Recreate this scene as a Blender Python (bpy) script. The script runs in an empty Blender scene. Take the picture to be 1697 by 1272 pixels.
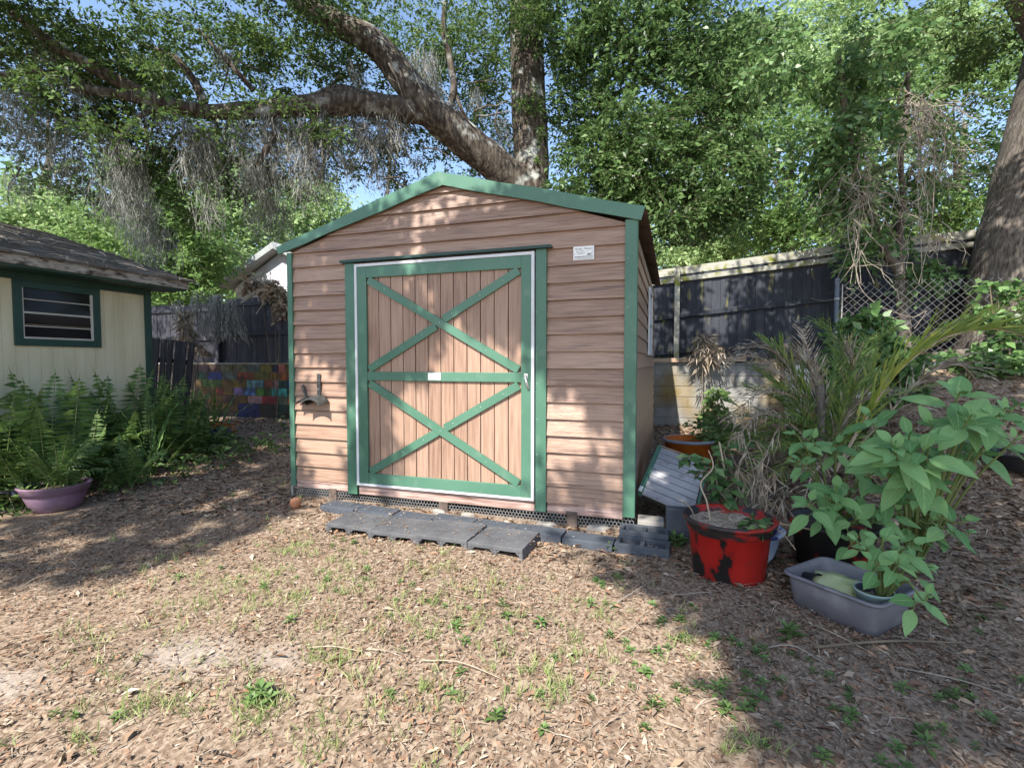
import bpy, math, random
import numpy as np
from mathutils import Vector, noise as mnoise
random.seed(7); rng=np.random.default_rng(11)
SC=bpy.context.scene; COL=SC.collection
# ---------------------------------------------------------------- camera maths
A=math.radians(18.3); FPX=815.; CX,CY=848.5,636.; PIT=math.atan(35/815.)
CAM=Vector((0.354,-4.44,1.5))
RV=Vector((math.cos(A),math.sin(A),0)); FH=Vector((-math.sin(A),math.cos(A),0))
FV=FH*math.cos(PIT)+Vector((0,0,-math.sin(PIT))); UV_=FH*math.sin(PIT)+Vector((0,0,math.cos(PIT)))
def ray(px,py): return FV+RV*((px-CX)/FPX)+UV_*((CY-py)/FPX)
def P(px,py,d): return CAM+ray(px,py)*d
def onp(px,py,ax,v):
    r=ray(px,py); return CAM+r*((v-CAM[ax])/r[ax])
def proj(p):
    q=Vector(p)-CAM; z=q.dot(FV)
    if z<=.05: return (9e9,9e9,z)
    return (CX+FPX*q.dot(RV)/z, CY-FPX*q.dot(UV_)/z, z)
def sm(t):
    t=np.clip(t,0,1); return t*t*(3-2*t)
def hgt(x,y,bump=True):
    x=np.asarray(x,float); y=np.asarray(y,float)
    base=sm(y/5.4)*(.08+.022*np.clip(x+10,0,10.5))
    rise=sm((x-1.3)/2.1)*sm((y+1.0)/5.2)*1.45
    z=base+rise*(1-base*.3)
    z=np.where(y>5.46,np.maximum(z,1.48+0.03*np.clip(x,0,6)),z)
    if bump: z=z+.009*(np.sin(3.1*x+1.3*y)+np.sin(2.3*x-4.1*y+1)+.6*np.sin(7.3*x+5.1*y+2))
    return z
def H(x,y): return float(hgt(x,y))
def G(px,py):
    r=ray(px,py); t=1.0
    for _ in range(4000):
        p=CAM+r*t
        if p.z<=H(p.x,p.y) or t>60: break
        t+=.01
    return Vector((p.x,p.y,H(p.x,p.y)))
SE=math.radians(48); SA=math.radians(9)
SUN=Vector((-math.sin(SA)*math.cos(SE),-math.cos(SA)*math.cos(SE),math.sin(SE)))
# ---------------------------------------------------------------- materials
def ramp_cols(rp,cols,const=False):
    cr=rp.color_ramp; n=len(cols)
    while len(cr.elements)<n: cr.elements.new(.5)
    for i,c in enumerate(cols):
        pos=i/(n-1) if n>1 else 0
        if len(c)==4: pos=c[3]
        cr.elements[i].position=pos; cr.elements[i].color=(c[0],c[1],c[2],1)
    if const: cr.interpolation='CONSTANT'
def M(name,cols,scale=4,rough=.75,bump=0,stretch=(1,1,1),island=0.,transl=0,metal=0,detail=5,bscale=None,const=False,spec=.35,dirt=None,bstretch=None):
    m=bpy.data.materials.new(name); m.use_nodes=True; nt=m.node_tree; N=nt.nodes; Lk=nt.links
    b=N['Principled BSDF']; b.inputs['Roughness'].default_value=rough; b.inputs['Metallic'].default_value=metal
    b.inputs['Specular IOR Level'].default_value=spec
    tc=N.new('ShaderNodeTexCoord'); mp=N.new('ShaderNodeMapping'); mp.inputs['Scale'].default_value=stretch
    Lk.new(tc.outputs['Object'],mp.inputs[0])
    nz=N.new('ShaderNodeTexNoise'); nz.inputs['Scale'].default_value=scale; nz.inputs['Detail'].default_value=detail
    Lk.new(mp.outputs[0],nz.inputs['Vector'])
    st=N.new('ShaderNodeMapRange'); st.inputs[1].default_value=.28; st.inputs[2].default_value=.72
    Lk.new(nz.outputs[0],st.inputs[0]); fac=st.outputs[0]
    if island>0:
        ge=N.new('ShaderNodeNewGeometry'); mx=N.new('ShaderNodeMix'); mx.inputs[0].default_value=island
        Lk.new(fac,mx.inputs[2]); Lk.new(ge.outputs['Random Per Island'],mx.inputs[3]); fac=mx.outputs[0]
    rp=N.new('ShaderNodeValToRGB'); ramp_cols(rp,cols,const); Lk.new(fac,rp.inputs[0]); out=rp.outputs[0]
    if dirt:   # (colour, scale, lo, hi, stretch) a second stain layer with its own shape
        mp2=N.new('ShaderNodeMapping'); mp2.inputs['Scale'].default_value=dirt[4] if len(dirt)>4 else (1,1,1); mp2.inputs['Location'].default_value=(3.1,1.7,.4)
        Lk.new(tc.outputs['Object'],mp2.inputs[0])
        n2=N.new('ShaderNodeTexNoise'); n2.inputs['Scale'].default_value=dirt[1]; n2.inputs['Detail'].default_value=6; Lk.new(mp2.outputs[0],n2.inputs['Vector'])
        mr=N.new('ShaderNodeMapRange'); mr.inputs[1].default_value=dirt[2]; mr.inputs[2].default_value=dirt[3]; Lk.new(n2.outputs[0],mr.inputs[0])
        mx2=N.new('ShaderNodeMix'); mx2.data_type='RGBA'; Lk.new(mr.outputs[0],mx2.inputs[0]); Lk.new(out,mx2.inputs[6]); mx2.inputs[7].default_value=(*dirt[0],1); out=mx2.outputs[2]
    Lk.new(out,b.inputs['Base Color'])
    if bump:
        bp=N.new('ShaderNodeBump'); bp.inputs['Strength'].default_value=bump; bp.inputs['Distance'].default_value=.02
        src=nz.outputs[0]
        if bscale:
            nb=N.new('ShaderNodeTexNoise'); nb.inputs['Scale'].default_value=bscale; nb.inputs['Detail'].default_value=6
            if bstretch:
                mb=N.new('ShaderNodeMapping'); mb.inputs['Scale'].default_value=bstretch; Lk.new(tc.outputs['Object'],mb.inputs[0]); Lk.new(mb.outputs[0],nb.inputs['Vector'])
            else: Lk.new(mp.outputs[0],nb.inputs['Vector'])
            src=nb.outputs[0]
        Lk.new(src,bp.inputs['Height']); Lk.new(bp.outputs[0],b.inputs['Normal'])
    if transl:
        tr=N.new('ShaderNodeBsdfTranslucent'); ms=N.new('ShaderNodeMixShader'); ms.inputs[0].default_value=transl
        Lk.new(out,tr.inputs[0]); Lk.new(b.outputs[0],ms.inputs[1]); Lk.new(tr.outputs[0],ms.inputs[2])
        Lk.new(ms.outputs[0],N['Material Output'].inputs[0])
    return m
def leafmat(name,cols,rough=.5,transl=.35,spec=.4): return M(name,cols,scale=.8,rough=rough,island=.75,transl=transl,detail=2,spec=spec)
m_side=M('faux wood siding',[(.155,.088,.06),(.32,.202,.143),(.42,.285,.208)],2.2,.36,.28,(1.2,9,22),island=.4,bscale=4,bstretch=(1.5,10,60),dirt=((.12,.07,.05),2.5,.58,.75,(.7,6,14)),spec=.5)
m_door=M('vertical door boards',[(.18,.102,.07),(.33,.21,.15),(.42,.285,.21)],2.2,.5,.25,(22,9,1.2),island=.35,bscale=4,bstretch=(60,10,1.5),spec=.4)
m_green=M('green painted trim',[(.052,.135,.088),(.072,.17,.115),(.09,.195,.135)],1.5,.42,.05,island=.15,dirt=((.15,.23,.17),7,.58,.85),spec=.4)
m_white=M('white aluminium',[(.55,.56,.57),(.68,.69,.70)],5,.4,0)
m_steel=M('steel',[(.45,.45,.46),(.6,.6,.6)],9,.3,0,metal=.8)
m_rim=M('weathered rim board',[(.20,.11,.09),(.42,.29,.25),(.5,.38,.33)],3,.85,.4,(1,6,14),dirt=((.12,.07,.05),5,.55,.7,(.6,5,10)))
m_skid=M('dark weathered skid',[(.07,.05,.04),(.16,.12,.10)],4,.9,.4,(6,1,6))
m_dark=M('dark interior and gap backing',[(.02,.018,.016),(.035,.03,.026)],3,.9)
m_roofm=M('corrugated roof metal',[(.12,.085,.06),(.2,.15,.115)],4,.6,0)
m_wire2=M('dull chain link wire',[(.13,.13,.13),(.22,.22,.22)],9,.6,0)
m_wire=M('galvanised wire',[(.30,.30,.30),(.48,.48,.47)],9,.5,0,metal=.3)
m_black=M('black cast metal',[(.03,.032,.032),(.075,.078,.075)],14,.4,.1,spec=.5)
m_block=M('grey painted concrete',[(.06,.061,.066),(.095,.096,.102),(.135,.134,.136)],6,.8,.35,bscale=60,dirt=((.42,.41,.39),14,.69,.76),island=.2)
m_block2=M('slate painted concrete',[(.05,.058,.072),(.08,.09,.108)],6,.75,.3,bscale=60,dirt=((.4,.4,.4),16,.72,.78))
m_paver=M('pale concrete',[(.22,.205,.185),(.33,.31,.28)],8,.9,.3)
m_yellow=M('cream plank wall',[(.50,.45,.31),(.58,.53,.37),(.62,.57,.42)],2,.75,.06,(1,3,.6),dirt=((.22,.18,.12),2.2,.66,.85,(1,9,.7)))
m_dkgreen=M('dark green trim',[(.018,.05,.042),(.028,.07,.06)],4,.5,.05)
m_fascia=M('weathered fascia',[(.12,.10,.08),(.30,.27,.23),(.40,.37,.32)],5,.9,.3,(1,2,6),dirt=((.05,.04,.035),4,.52,.68,(1,2,6)))
m_shingle=M('old shingles',[(.055,.048,.042),(.12,.105,.09),(.18,.16,.14)],9,.95,.6,island=.5)
m_glass=M('dark window glass',[(.012,.012,.014),(.02,.02,.022)],2,.05,0,spec=.15)
m_alu=M('window aluminium',[(.42,.40,.36),(.52,.50,.46)],5,.45)
m_fenceL=M('charcoal fence boards',[(.02,.02,.027),(.036,.036,.046),(.06,.06,.074)],3,.75,.3,(9,9,1),island=.45,dirt=((.17,.17,.19),4,.6,.8,(4,4,.8)))
m_fenceR=M('slate fence boards',[(.014,.017,.024),(.027,.031,.042),(.05,.054,.066)],3,.75,.3,(9,9,1),island=.45,dirt=((.24,.22,.06),2.6,.60,.78,(3.5,3.5,.8)))
m_fenceT=M('mossy fence rail',[(.22,.21,.17),(.34,.33,.28),(.42,.41,.36)],4,.85,.3,(2,6,6),island=.4,dirt=((.17,.18,.03),3,.50,.66,(2,2,2)))
m_plainblk=M('old block wall',[(.10,.095,.085),(.24,.235,.22),(.36,.355,.335)],2.6,.9,.4,bscale=25,dirt=((.22,.145,.03),1.5,.48,.72,(1,1,.8)),island=.2,detail=9)
m_mortar=M('mortar',[(.16,.13,.09),(.24,.2,.15)],8,.95,.3)
m_bark=M('oak bark',[(.018,.014,.011),(.075,.06,.046),(.18,.155,.125)],3.2,.95,1.0,(5,5,1.1),detail=8,bscale=5,bstretch=(6,6,1.3),dirt=((.36,.37,.34),3.0,.56,.68))
m_bark2=M('rough trunk bark',[(.045,.037,.03),(.12,.10,.083),(.20,.175,.15)],4.5,.95,1.0,(6,6,1.0),detail=8,bscale=7,bstretch=(7,7,1.0),dirt=((.26,.26,.24),9,.62,.74))
m_twig=M('dry twigs',[(.13,.105,.085),(.28,.235,.19),(.42,.37,.31)],6,.9,0,island=.6)
m_moss=M('grey moss strands',[(.17,.17,.155),(.30,.30,.27),(.42,.415,.38)],2,.95,0,island=.7,transl=.3)
m_oakleaf=leafmat('oak leaves',[(.035,.062,.02),(.07,.125,.033),(.12,.20,.05),(.20,.30,.085)],transl=.45)
m_laurel=leafmat('laurel leaves',[(.035,.07,.025),(.075,.14,.045),(.13,.22,.07),(.24,.35,.13)],.38,.42)
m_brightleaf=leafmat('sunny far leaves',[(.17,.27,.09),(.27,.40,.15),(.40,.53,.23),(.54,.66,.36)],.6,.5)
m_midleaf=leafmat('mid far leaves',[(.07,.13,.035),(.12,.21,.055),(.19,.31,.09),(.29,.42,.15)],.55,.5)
m_vineleaf=leafmat('vine leaves',[(.05,.10,.04),(.09,.18,.06),(.16,.28,.09),(.30,.42,.20)],.35,.4)
m_fern=leafmat('fern pinnae',[(.045,.085,.022),(.08,.15,.04),(.14,.235,.06),(.24,.33,.11)],.45,.4)
m_sword=leafmat('sword leaves',[(.07,.15,.04),(.12,.22,.07),(.18,.28,.10)],.45,.3)
m_weed=leafmat('weed leaves',[(.09,.16,.05),(.15,.25,.075),(.23,.34,.12)],.5,.35)
m_grass=leafmat('grass blades',[(.14,.22,.06),(.24,.33,.10),(.34,.38,.15),(.42,.38,.2)],.6,.3)
m_palmg=leafmat('green palm leaflets',[(.09,.17,.045),(.16,.26,.06),(.26,.33,.08),(.36,.35,.09)],.45,.4)
m_palmd=leafmat('dry palm leaflets',[(.14,.105,.065),(.28,.22,.15),(.42,.35,.27),(.56,.50,.43)],.8,.2)
m_stem=M('green stems',[(.10,.14,.04),(.18,.22,.08)],6,.6)
m_stemb=M('brown stems',[(.12,.09,.06),(.22,.17,.12)],6,.8,.2)
m_litter=M('leaf litter flakes',[(.05,.034,.024),(.15,.09,.058),(.30,.165,.098),(.31,.205,.132),(.235,.175,.128),(.33,.25,.18),(.09,.066,.048),(.41,.325,.24),(.50,.42,.33)],3,.85,0,island=.85,detail=2,transl=.0)
m_straw=M('straw stems',[(.22,.165,.115),(.38,.30,.22),(.50,.42,.33)],5,.9,0,island=.8)
m_purple=M('faded purple plastic',[(.15,.085,.14),(.21,.125,.19),(.26,.17,.235)],5,.7,.08,dirt=((.12,.09,.08),5,.50,.72))
m_soil=M('potting soil',[(.03,.02,.014),(.09,.065,.045)],30,.95,.8)
m_drystuff=M('dry mulch fill',[(.14,.10,.07),(.34,.27,.2),(.46,.39,.31)],45,.95,.8)
m_red=M('flaking red paint',[(.012,.011,.012,0),(.014,.012,.012,.36),(.22,.012,.010,.39),(.38,.014,.011,.5),(.46,.022,.016,1)],6.0,.5,.2,(1,1,.55),detail=14,spec=.45,dirt=((.10,.05,.035),7,.60,.8))
m_redrim=M('worn black rim',[(.02,.016,.016,0),(.03,.025,.025,.5),(.30,.02,.016,.66),(.42,.03,.02,1)],5,.5,.1,(1,1,2.5),detail=8)
m_orange=M('orange tub plastic',[(.45,.105,.012),(.56,.15,.018)],4,.5,.05,dirt=((.16,.07,.02),5,.55,.75))
m_bluerim=M('grey blue rim',[(.20,.23,.28),(.33,.36,.41)],6,.6)
m_greywater=M('murky water',[(.07,.085,.06),(.12,.13,.10)],4,.15,.0,spec=.6)
m_bluepot=M('pale blue pot',[(.20,.28,.48),(.42,.50,.66),(.60,.64,.74)],7,.35,.05,dirt=((.02,.03,.14),6,.52,.56))
m_tub=M('grey plastic tub',[(.135,.13,.15),(.17,.165,.185),(.22,.215,.235)],3,.55,.05,dirt=((.30,.29,.30),5,.56,.8))
m_bag=M('pale green plastic bag',[(.42,.48,.20),(.60,.66,.34),(.72,.76,.48)],6,.4,.5,bscale=9,transl=.25)
m_potgreen=M('pale green plastic pot',[(.30,.40,.36),(.42,.52,.47)],5,.45)
m_potblack=M('black nursery pot',[(.012,.014,.018),(.028,.03,.036)],5,.5,.05)
m_bluedk=M('dark blue glazed pot',[(.03,.05,.075),(.06,.10,.14)],4,.3,.05)
m_louv=M('pale louvre metal',[(.24,.24,.26),(.34,.34,.36),(.42,.42,.44)],3,.45,.03,dirt=((.12,.11,.09),6,.62,.75))
m_terra=M('terracotta',[(.38,.16,.08),(.5,.24,.14)],8,.8,.1)
m_wood=M('raw lumber',[(.26,.17,.11),(.42,.30,.21),(.5,.38,.28)],3,.85,.3,(1,9,9))
m_whitesid=M('white house wall',[(.40,.41,.44),(.5,.51,.54)],2,.7,.05)
m_metalroof=M('pale metal roof',[(.26,.28,.29),(.38,.4,.4)],3,.5,.05)
m_purpflower=leafmat('purple petals',[(.25,.16,.45),(.45,.36,.65),(.6,.52,.75)],.6,.3)
m_whiteflower=leafmat('white petals',[(.6,.6,.72),(.75,.75,.8)],.6,.3)
m_orangeleaf=leafmat('orange flowers',[(.4,.1,.02),(.55,.2,.05),(.12,.2,.04)],.6,.3)
m_ink=M('grey printing',[(.10,.10,.10),(.16,.16,.16)],5,.6)
m_inkred=M('faded print',[(.40,.36,.36),(.45,.40,.40)],5,.6)
m_plate=M('white sign plate',[(.72,.72,.70),(.80,.80,.78)],3,.4)
# ground
def ground_mat():
    m=bpy.data.materials.new('leafy soil'); m.use_nodes=True; nt=m.node_tree; N=nt.nodes; Lk=nt.links; b=N['Principled BSDF']; b.inputs['Roughness'].default_value=.95; b.inputs['Specular IOR Level'].default_value=.1
    tc=N.new('ShaderNodeTexCoord')
    n1=N.new('ShaderNodeTexNoise'); n1.inputs['Scale'].default_value=55; n1.inputs['Detail'].default_value=8; Lk.new(tc.outputs['Object'],n1.inputs['Vector'])
    vo=N.new('ShaderNodeTexVoronoi'); vo.inputs['Scale'].default_value=75; vo.inputs['Randomness'].default_value=1
    mp=N.new('ShaderNodeMapping'); mp.inputs['Scale'].default_value=(1,.55,1); mp.inputs['Rotation'].default_value=(0,0,.6)
    nd=N.new('ShaderNodeTexNoise'); nd.inputs['Scale'].default_value=6; Lk.new(tc.outputs['Object'],nd.inputs['Vector'])
    ad=N.new('ShaderNodeMix'); ad.data_type='RGBA'; ad.blend_type='LINEAR_LIGHT'; ad.inputs[0].default_value=.05; Lk.new(tc.outputs['Object'],ad.inputs[6]); Lk.new(nd.outputs[1],ad.inputs[7])
    Lk.new(ad.outputs[2],mp.inputs[0]); Lk.new(mp.outputs[0],vo.inputs['Vector'])
    sx=N.new('ShaderNodeSeparateColor'); Lk.new(vo.outputs['Color'],sx.inputs[0])
    mx=N.new('ShaderNodeMix'); mx.inputs[0].default_value=.45; Lk.new(n1.outputs[0],mx.inputs[2]); Lk.new(sx.outputs[0],mx.inputs[3])
    rp=N.new('ShaderNodeValToRGB'); ramp_cols(rp,[(.045,.031,.022),(.13,.09,.062),(.25,.182,.13),(.35,.275,.205),(.46,.39,.31)]); Lk.new(mx.outputs[0],rp.inputs[0])
    out=rp.outputs[0]
    for (cx,cy,r,col) in ((-1.98,-2.62,.30,(.50,.47,.43)),(-1.55,-2.5,.18,(.48,.44,.39)),(-2.6,-3.1,.26,(.5,.47,.43)),(-3.6,.3,.35,(.5,.44,.37)),(-4.2,.75,.3,(.48,.42,.36))):
        gm=N.new('ShaderNodeMapping'); gm.inputs['Location'].default_value=(-cx,-cy,0); Lk.new(ad.outputs[2],gm.inputs[0])
        sp=N.new('ShaderNodeVectorMath'); sp.operation='LENGTH'; 
        s2=N.new('ShaderNodeVectorMath'); s2.operation='MULTIPLY'; s2.inputs[1].default_value=(1/r,1.5/r,0); Lk.new(gm.outputs[0],s2.inputs[0]); Lk.new(s2.outputs[0],sp.inputs[0])
        an=N.new('ShaderNodeMath'); an.operation='ADD'; ns=N.new('ShaderNodeMath'); ns.operation='MULTIPLY_ADD'; ns.inputs[1].default_value=2.2; ns.inputs[2].default_value=-1.1; Lk.new(n1.outputs[0],ns.inputs[0])
        Lk.new(sp.outputs['Value'],an.inputs[0]); Lk.new(ns.outputs[0],an.inputs[1])
        mr=N.new('ShaderNodeMapRange'); mr.inputs[1].default_value=1.15; mr.inputs[2].default_value=.45; mr.inputs[4].default_value=.30; Lk.new(an.outputs[0],mr.inputs[0])
        mm=N.new('ShaderNodeMix'); mm.data_type='RGBA'; Lk.new(mr.outputs[0],mm.inputs[0]); Lk.new(out,mm.inputs[6]); mm.inputs[7].default_value=(*col,1); out=mm.outputs[2]
    Lk.new(out,b.inputs['Base Color'])
    bp=N.new('ShaderNodeBump'); bp.inputs['Strength'].default_value=.8; bp.inputs['Distance'].default_value=.012; Lk.new(mx.outputs[0],bp.inputs['Height']); Lk.new(bp.outputs[0],b.inputs['Normal'])
    return m
m_ground=ground_mat()
# broad leaf with veins from UV
def veinleaf(name,c0,c1):
    m=bpy.data.materials.new(name); m.use_nodes=True; nt=m.node_tree; N=nt.nodes; Lk=nt.links; b=N['Principled BSDF']; b.inputs['Roughness'].default_value=.58; b.inputs['Specular IOR Level'].default_value=.3
    uv=N.new('ShaderNodeUVMap'); sp=N.new('ShaderNodeSeparateXYZ'); Lk.new(uv.outputs[0],sp.inputs[0])
    ab=N.new('ShaderNodeMath'); ab.operation='SUBTRACT'; ab.inputs[1].default_value=.5; Lk.new(sp.outputs[0],ab.inputs[0])
    aa=N.new('ShaderNodeMath'); aa.operation='ABSOLUTE'; Lk.new(ab.outputs[0],aa.inputs[0])
    ma=N.new('ShaderNodeMath'); ma.operation='MULTIPLY_ADD'; ma.inputs[1].default_value=-.55; Lk.new(aa.outputs[0],ma.inputs[0]); Lk.new(sp.outputs[1],ma.inputs[2])
    fr=N.new('ShaderNodeMath'); fr.operation='MULTIPLY'; fr.inputs[1].default_value=8; Lk.new(ma.outputs[0],fr.inputs[0])
    pp=N.new('ShaderNodeMath'); pp.operation='PINGPONG'; pp.inputs[1].default_value=.5; Lk.new(fr.outputs[0],pp.inputs[0])
    mr=N.new('ShaderNodeMapRange'); mr.inputs[1].default_value=0; mr.inputs[2].default_value=.12; mr.inputs[3].default_value=1; mr.inputs[4].default_value=0; Lk.new(pp.outputs[0],mr.inputs[0])
    m2=N.new('ShaderNodeMapRange'); m2.inputs[1].default_value=.012; m2.inputs[2].default_value=.035; m2.inputs[3].default_value=1.6; m2.inputs[4].default_value=0; Lk.new(aa.outputs[0],m2.inputs[0])
    mxx=N.new('ShaderNodeMath'); mxx.operation='MAXIMUM'; Lk.new(mr.outputs[0],mxx.inputs[0]); Lk.new(m2.outputs[0],mxx.inputs[1])
    ge=N.new('ShaderNodeNewGeometry'); rp=N.new('ShaderNodeValToRGB'); ramp_cols(rp,[c0,c1]); Lk.new(ge.outputs['Random Per Island'],rp.inputs[0])
    mc=N.new('ShaderNodeMix'); mc.data_type='RGBA'; s=N.new('ShaderNodeMath'); s.operation='MULTIPLY'; s.inputs[1].default_value=.5; Lk.new(mxx.outputs[0],s.inputs[0]); Lk.new(s.outputs[0],mc.inputs[0])
    Lk.new(rp.outputs[0],mc.inputs[6]); mc.inputs[7].default_value=(.30,.46,.19,1)
    Lk.new(mc.outputs[2],b.inputs['Base Color'])
    bp=N.new('ShaderNodeBump'); bp.invert=True; bp.inputs['Strength'].default_value=.35; bp.inputs['Distance'].default_value=.004; Lk.new(mxx.outputs[0],bp.inputs['Height']); Lk.new(bp.outputs[0],b.inputs['Normal'])
    tr=N.new('ShaderNodeBsdfTranslucent'); ms=N.new('ShaderNodeMixShader'); ms.inputs[0].default_value=.3; Lk.new(mc.outputs[2],tr.inputs[0]); Lk.new(b.outputs[0],ms.inputs[1]); Lk.new(tr.outputs[0],ms.inputs[2]); Lk.new(ms.outputs[0],N['Material Output'].inputs[0])
    return m
m_broad=veinleaf('broad veined leaves',(.09,.22,.07),(.24,.42,.16))
# ---------------------------------------------------------------- object helpers
def tag(o,label,cat=None,group=None,kind=None):
    if label: o['label']=label
    if cat: o['category']=cat
    if group: o['group']=group
    if kind: o['kind']=kind
    return o
def thing(name,label,cat,loc,group=None):
    o=bpy.data.objects.new(name,None); COL.objects.link(o); o.location=loc; o.empty_display_size=.1
    return tag(o,label,cat,group)
def link(name,me,mats,root=None,loc=None):
    for mm in (mats if isinstance(mats,(list,tuple)) else [mats]): me.materials.append(mm)
    o=bpy.data.objects.new(name,me); COL.objects.link(o)
    if root is not None: o.parent=root
    if loc is not None: o.location=loc
    return o
def worldloc(o):
    v=Vector((0,0,0))
    while o is not None: v=v+o.location; o=o.parent
    return v
class MB:
    def __init__(s): s.v=[]; s.f=[]; s.m=[]; s.uv=[]
    def add(s,vs,fs,m=0):
        n=len(s.v); s.v+= [tuple(v) for v in vs]; s.f+=[tuple(i+n for i in f) for f in fs]; s.m+=[m]*len(fs)
    def box(s,x0,x1,y0,y1,z0,z1,m=0):
        s.add([(x0,y0,z0),(x1,y0,z0),(x1,y1,z0),(x0,y1,z0),(x0,y0,z1),(x1,y0,z1),(x1,y1,z1),(x0,y1,z1)],[(3,2,1,0),(4,5,6,7),(0,1,5,4),(1,2,6,5),(2,3,7,6),(3,0,4,7)],m)
    def obox(s,c,ax,h,m=0):
        c=Vector(c); vs=[]
        for k in ((-1,-1,-1),(1,-1,-1),(1,1,-1),(-1,1,-1),(-1,-1,1),(1,-1,1),(1,1,1),(-1,1,1)):
            vs.append(c+Vector(ax[0])*h[0]*k[0]+Vector(ax[1])*h[1]*k[1]+Vector(ax[2])*h[2]*k[2])
        s.add(vs,[(3,2,1,0),(4,5,6,7),(0,1,5,4),(1,2,6,5),(2,3,7,6),(3,0,4,7)],m)
    def beam(s,a,b,w,t,nrm=(0,-1,0),m=0):
        a=Vector(a); b=Vector(b); d=(b-a); L=d.length; d=d/L; n=Vector(nrm); n=(n-d*n.dot(d)).normalized(); u=d.cross(n)
        s.obox((a+b)/2,(d,u,n),(L/2,w/2,t/2),m)
    def prism(s,poly,y0,y1,m=0,ax='y'):
        n=len(poly); 
        def c(p,y): return (p[0],y,p[1]) if ax=='y' else (y,p[0],p[1])
        vs=[c(p,y0) for p in poly]+[c(p,y1) for p in poly]
        s.add(vs,[tuple(range(n)),tuple(range(2*n-1,n-1,-1))]+[((i+1)%n,i,i+n,(i+1)%n+n) for i in range(n)],m)
    def tube(s,pts,rad,n=6,m=0,cap=True,rough=0,seed=0):
        pts=[Vector(p) for p in pts]; k=len(pts)
        if not isinstance(rad,(list,tuple)): rad=[rad]*k
        base=len(s.v); t=(pts[1]-pts[0]).normalized(); u=t.orthogonal().normalized()
        for i,p in enumerate(pts):
            t=(pts[min(i+1,k-1)]-pts[max(i-1,0)])
            t=t.normalized() if t.length>1e-9 else Vector((0,0,1))
            u=(u-t*u.dot(t)); u=u.normalized() if u.length>1e-6 else t.orthogonal().normalized(); w=t.cross(u)
            for j in range(n):
                a=2*math.pi*j/n; d=u*math.cos(a)+w*math.sin(a); r=rad[i]
                if rough: r*=1+rough*(mnoise.noise(Vector((p.x*1.3+d.x*1.6+seed,p.y*1.3+d.y*1.6,p.z*.9)))*1.2+.5*mnoise.noise(Vector((p.x*4+d.x*3+seed,p.y*4+d.y*3,p.z*2))))
                s.v.append(tuple(p+d*r))
        for i in range(k-1):
            for j in range(n):
                a=base+i*n+j; b=base+i*n+(j+1)%n
                s.f.append((a,b,b+n,a+n)); s.m.append(m)
        if cap:
            s.f.append(tuple(base+j for j in range(n-1,-1,-1))); s.m.append(m)
            s.f.append(tuple(base+(k-1)*n+j for j in range(n))); s.m.append(m)
    def lathe(s,prof,c,n=32,m=0,ms=None,axis=None,wob=0):
        c=Vector(c); base=len(s.v); k=len(prof)
        for r,z in prof:
            for j in range(n):
                a=2*math.pi*j/n; rr=r*(1+wob*math.sin(2*a+.7))
                s.v.append((c.x+rr*math.cos(a),c.y+rr*math.sin(a),c.z+z))
        for i in range(k-1):
            for j in range(n):
                a=base+i*n+j; b=base+i*n+(j+1)%n
                s.f.append((a,b,b+n,a+n)); s.m.append(ms[i] if ms else m)
        if prof[-1][0]>.001: s.f.append(tuple(base+(k-1)*n+j for j in range(n))); s.m.append(ms[-1] if ms else m)
    def build(s,name,mats,root=None,smooth=False,loc=None,bevel=0):
        off=worldloc(root) if root is not None else (Vector(loc) if loc is not None else Vector((0,0,0)))
        me=bpy.data.meshes.new(name); me.from_pydata([(v[0]-off.x,v[1]-off.y,v[2]-off.z) for v in s.v],[],s.f)
        me.polygons.foreach_set('material_index',s.m)
        if smooth: me.polygons.foreach_set('use_smooth',[True]*len(s.f))
        me.update()
        o=link(name,me,mats,root,loc if root is None else None)
        if bevel:
            bv=o.modifiers.new('bevel','BEVEL'); bv.width=bevel; bv.segments=2; bv.limit_method='ANGLE'
        return o
def bez(pts,n=12):
    pts=[Vector(p) for p in pts]; out=[]; k=len(pts)
    for i in range(k-1):
        p0=pts[max(i-1,0)]; p1=pts[i]; p2=pts[i+1]; p3=pts[min(i+2,k-1)]
        for j in range(n):
            t=j/n; out.append(.5*((2*p1)+(p2-p0)*t+(2*p0-5*p1+4*p2-p3)*t*t+(3*p1-p0-3*p2+p3)*t**3))
    out.append(pts[-1]); return out
def lerp_r(rs,total):
    out=[]
    for i in range(total):
        f=i/(total-1)*(len(rs)-1); k=min(int(f),len(rs)-2); out.append(rs[k]+(rs[k+1]-rs[k])*(f-k))
    return out
def unit(a): return a/np.maximum(np.linalg.norm(a,axis=-1,keepdims=True),1e-9)
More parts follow.
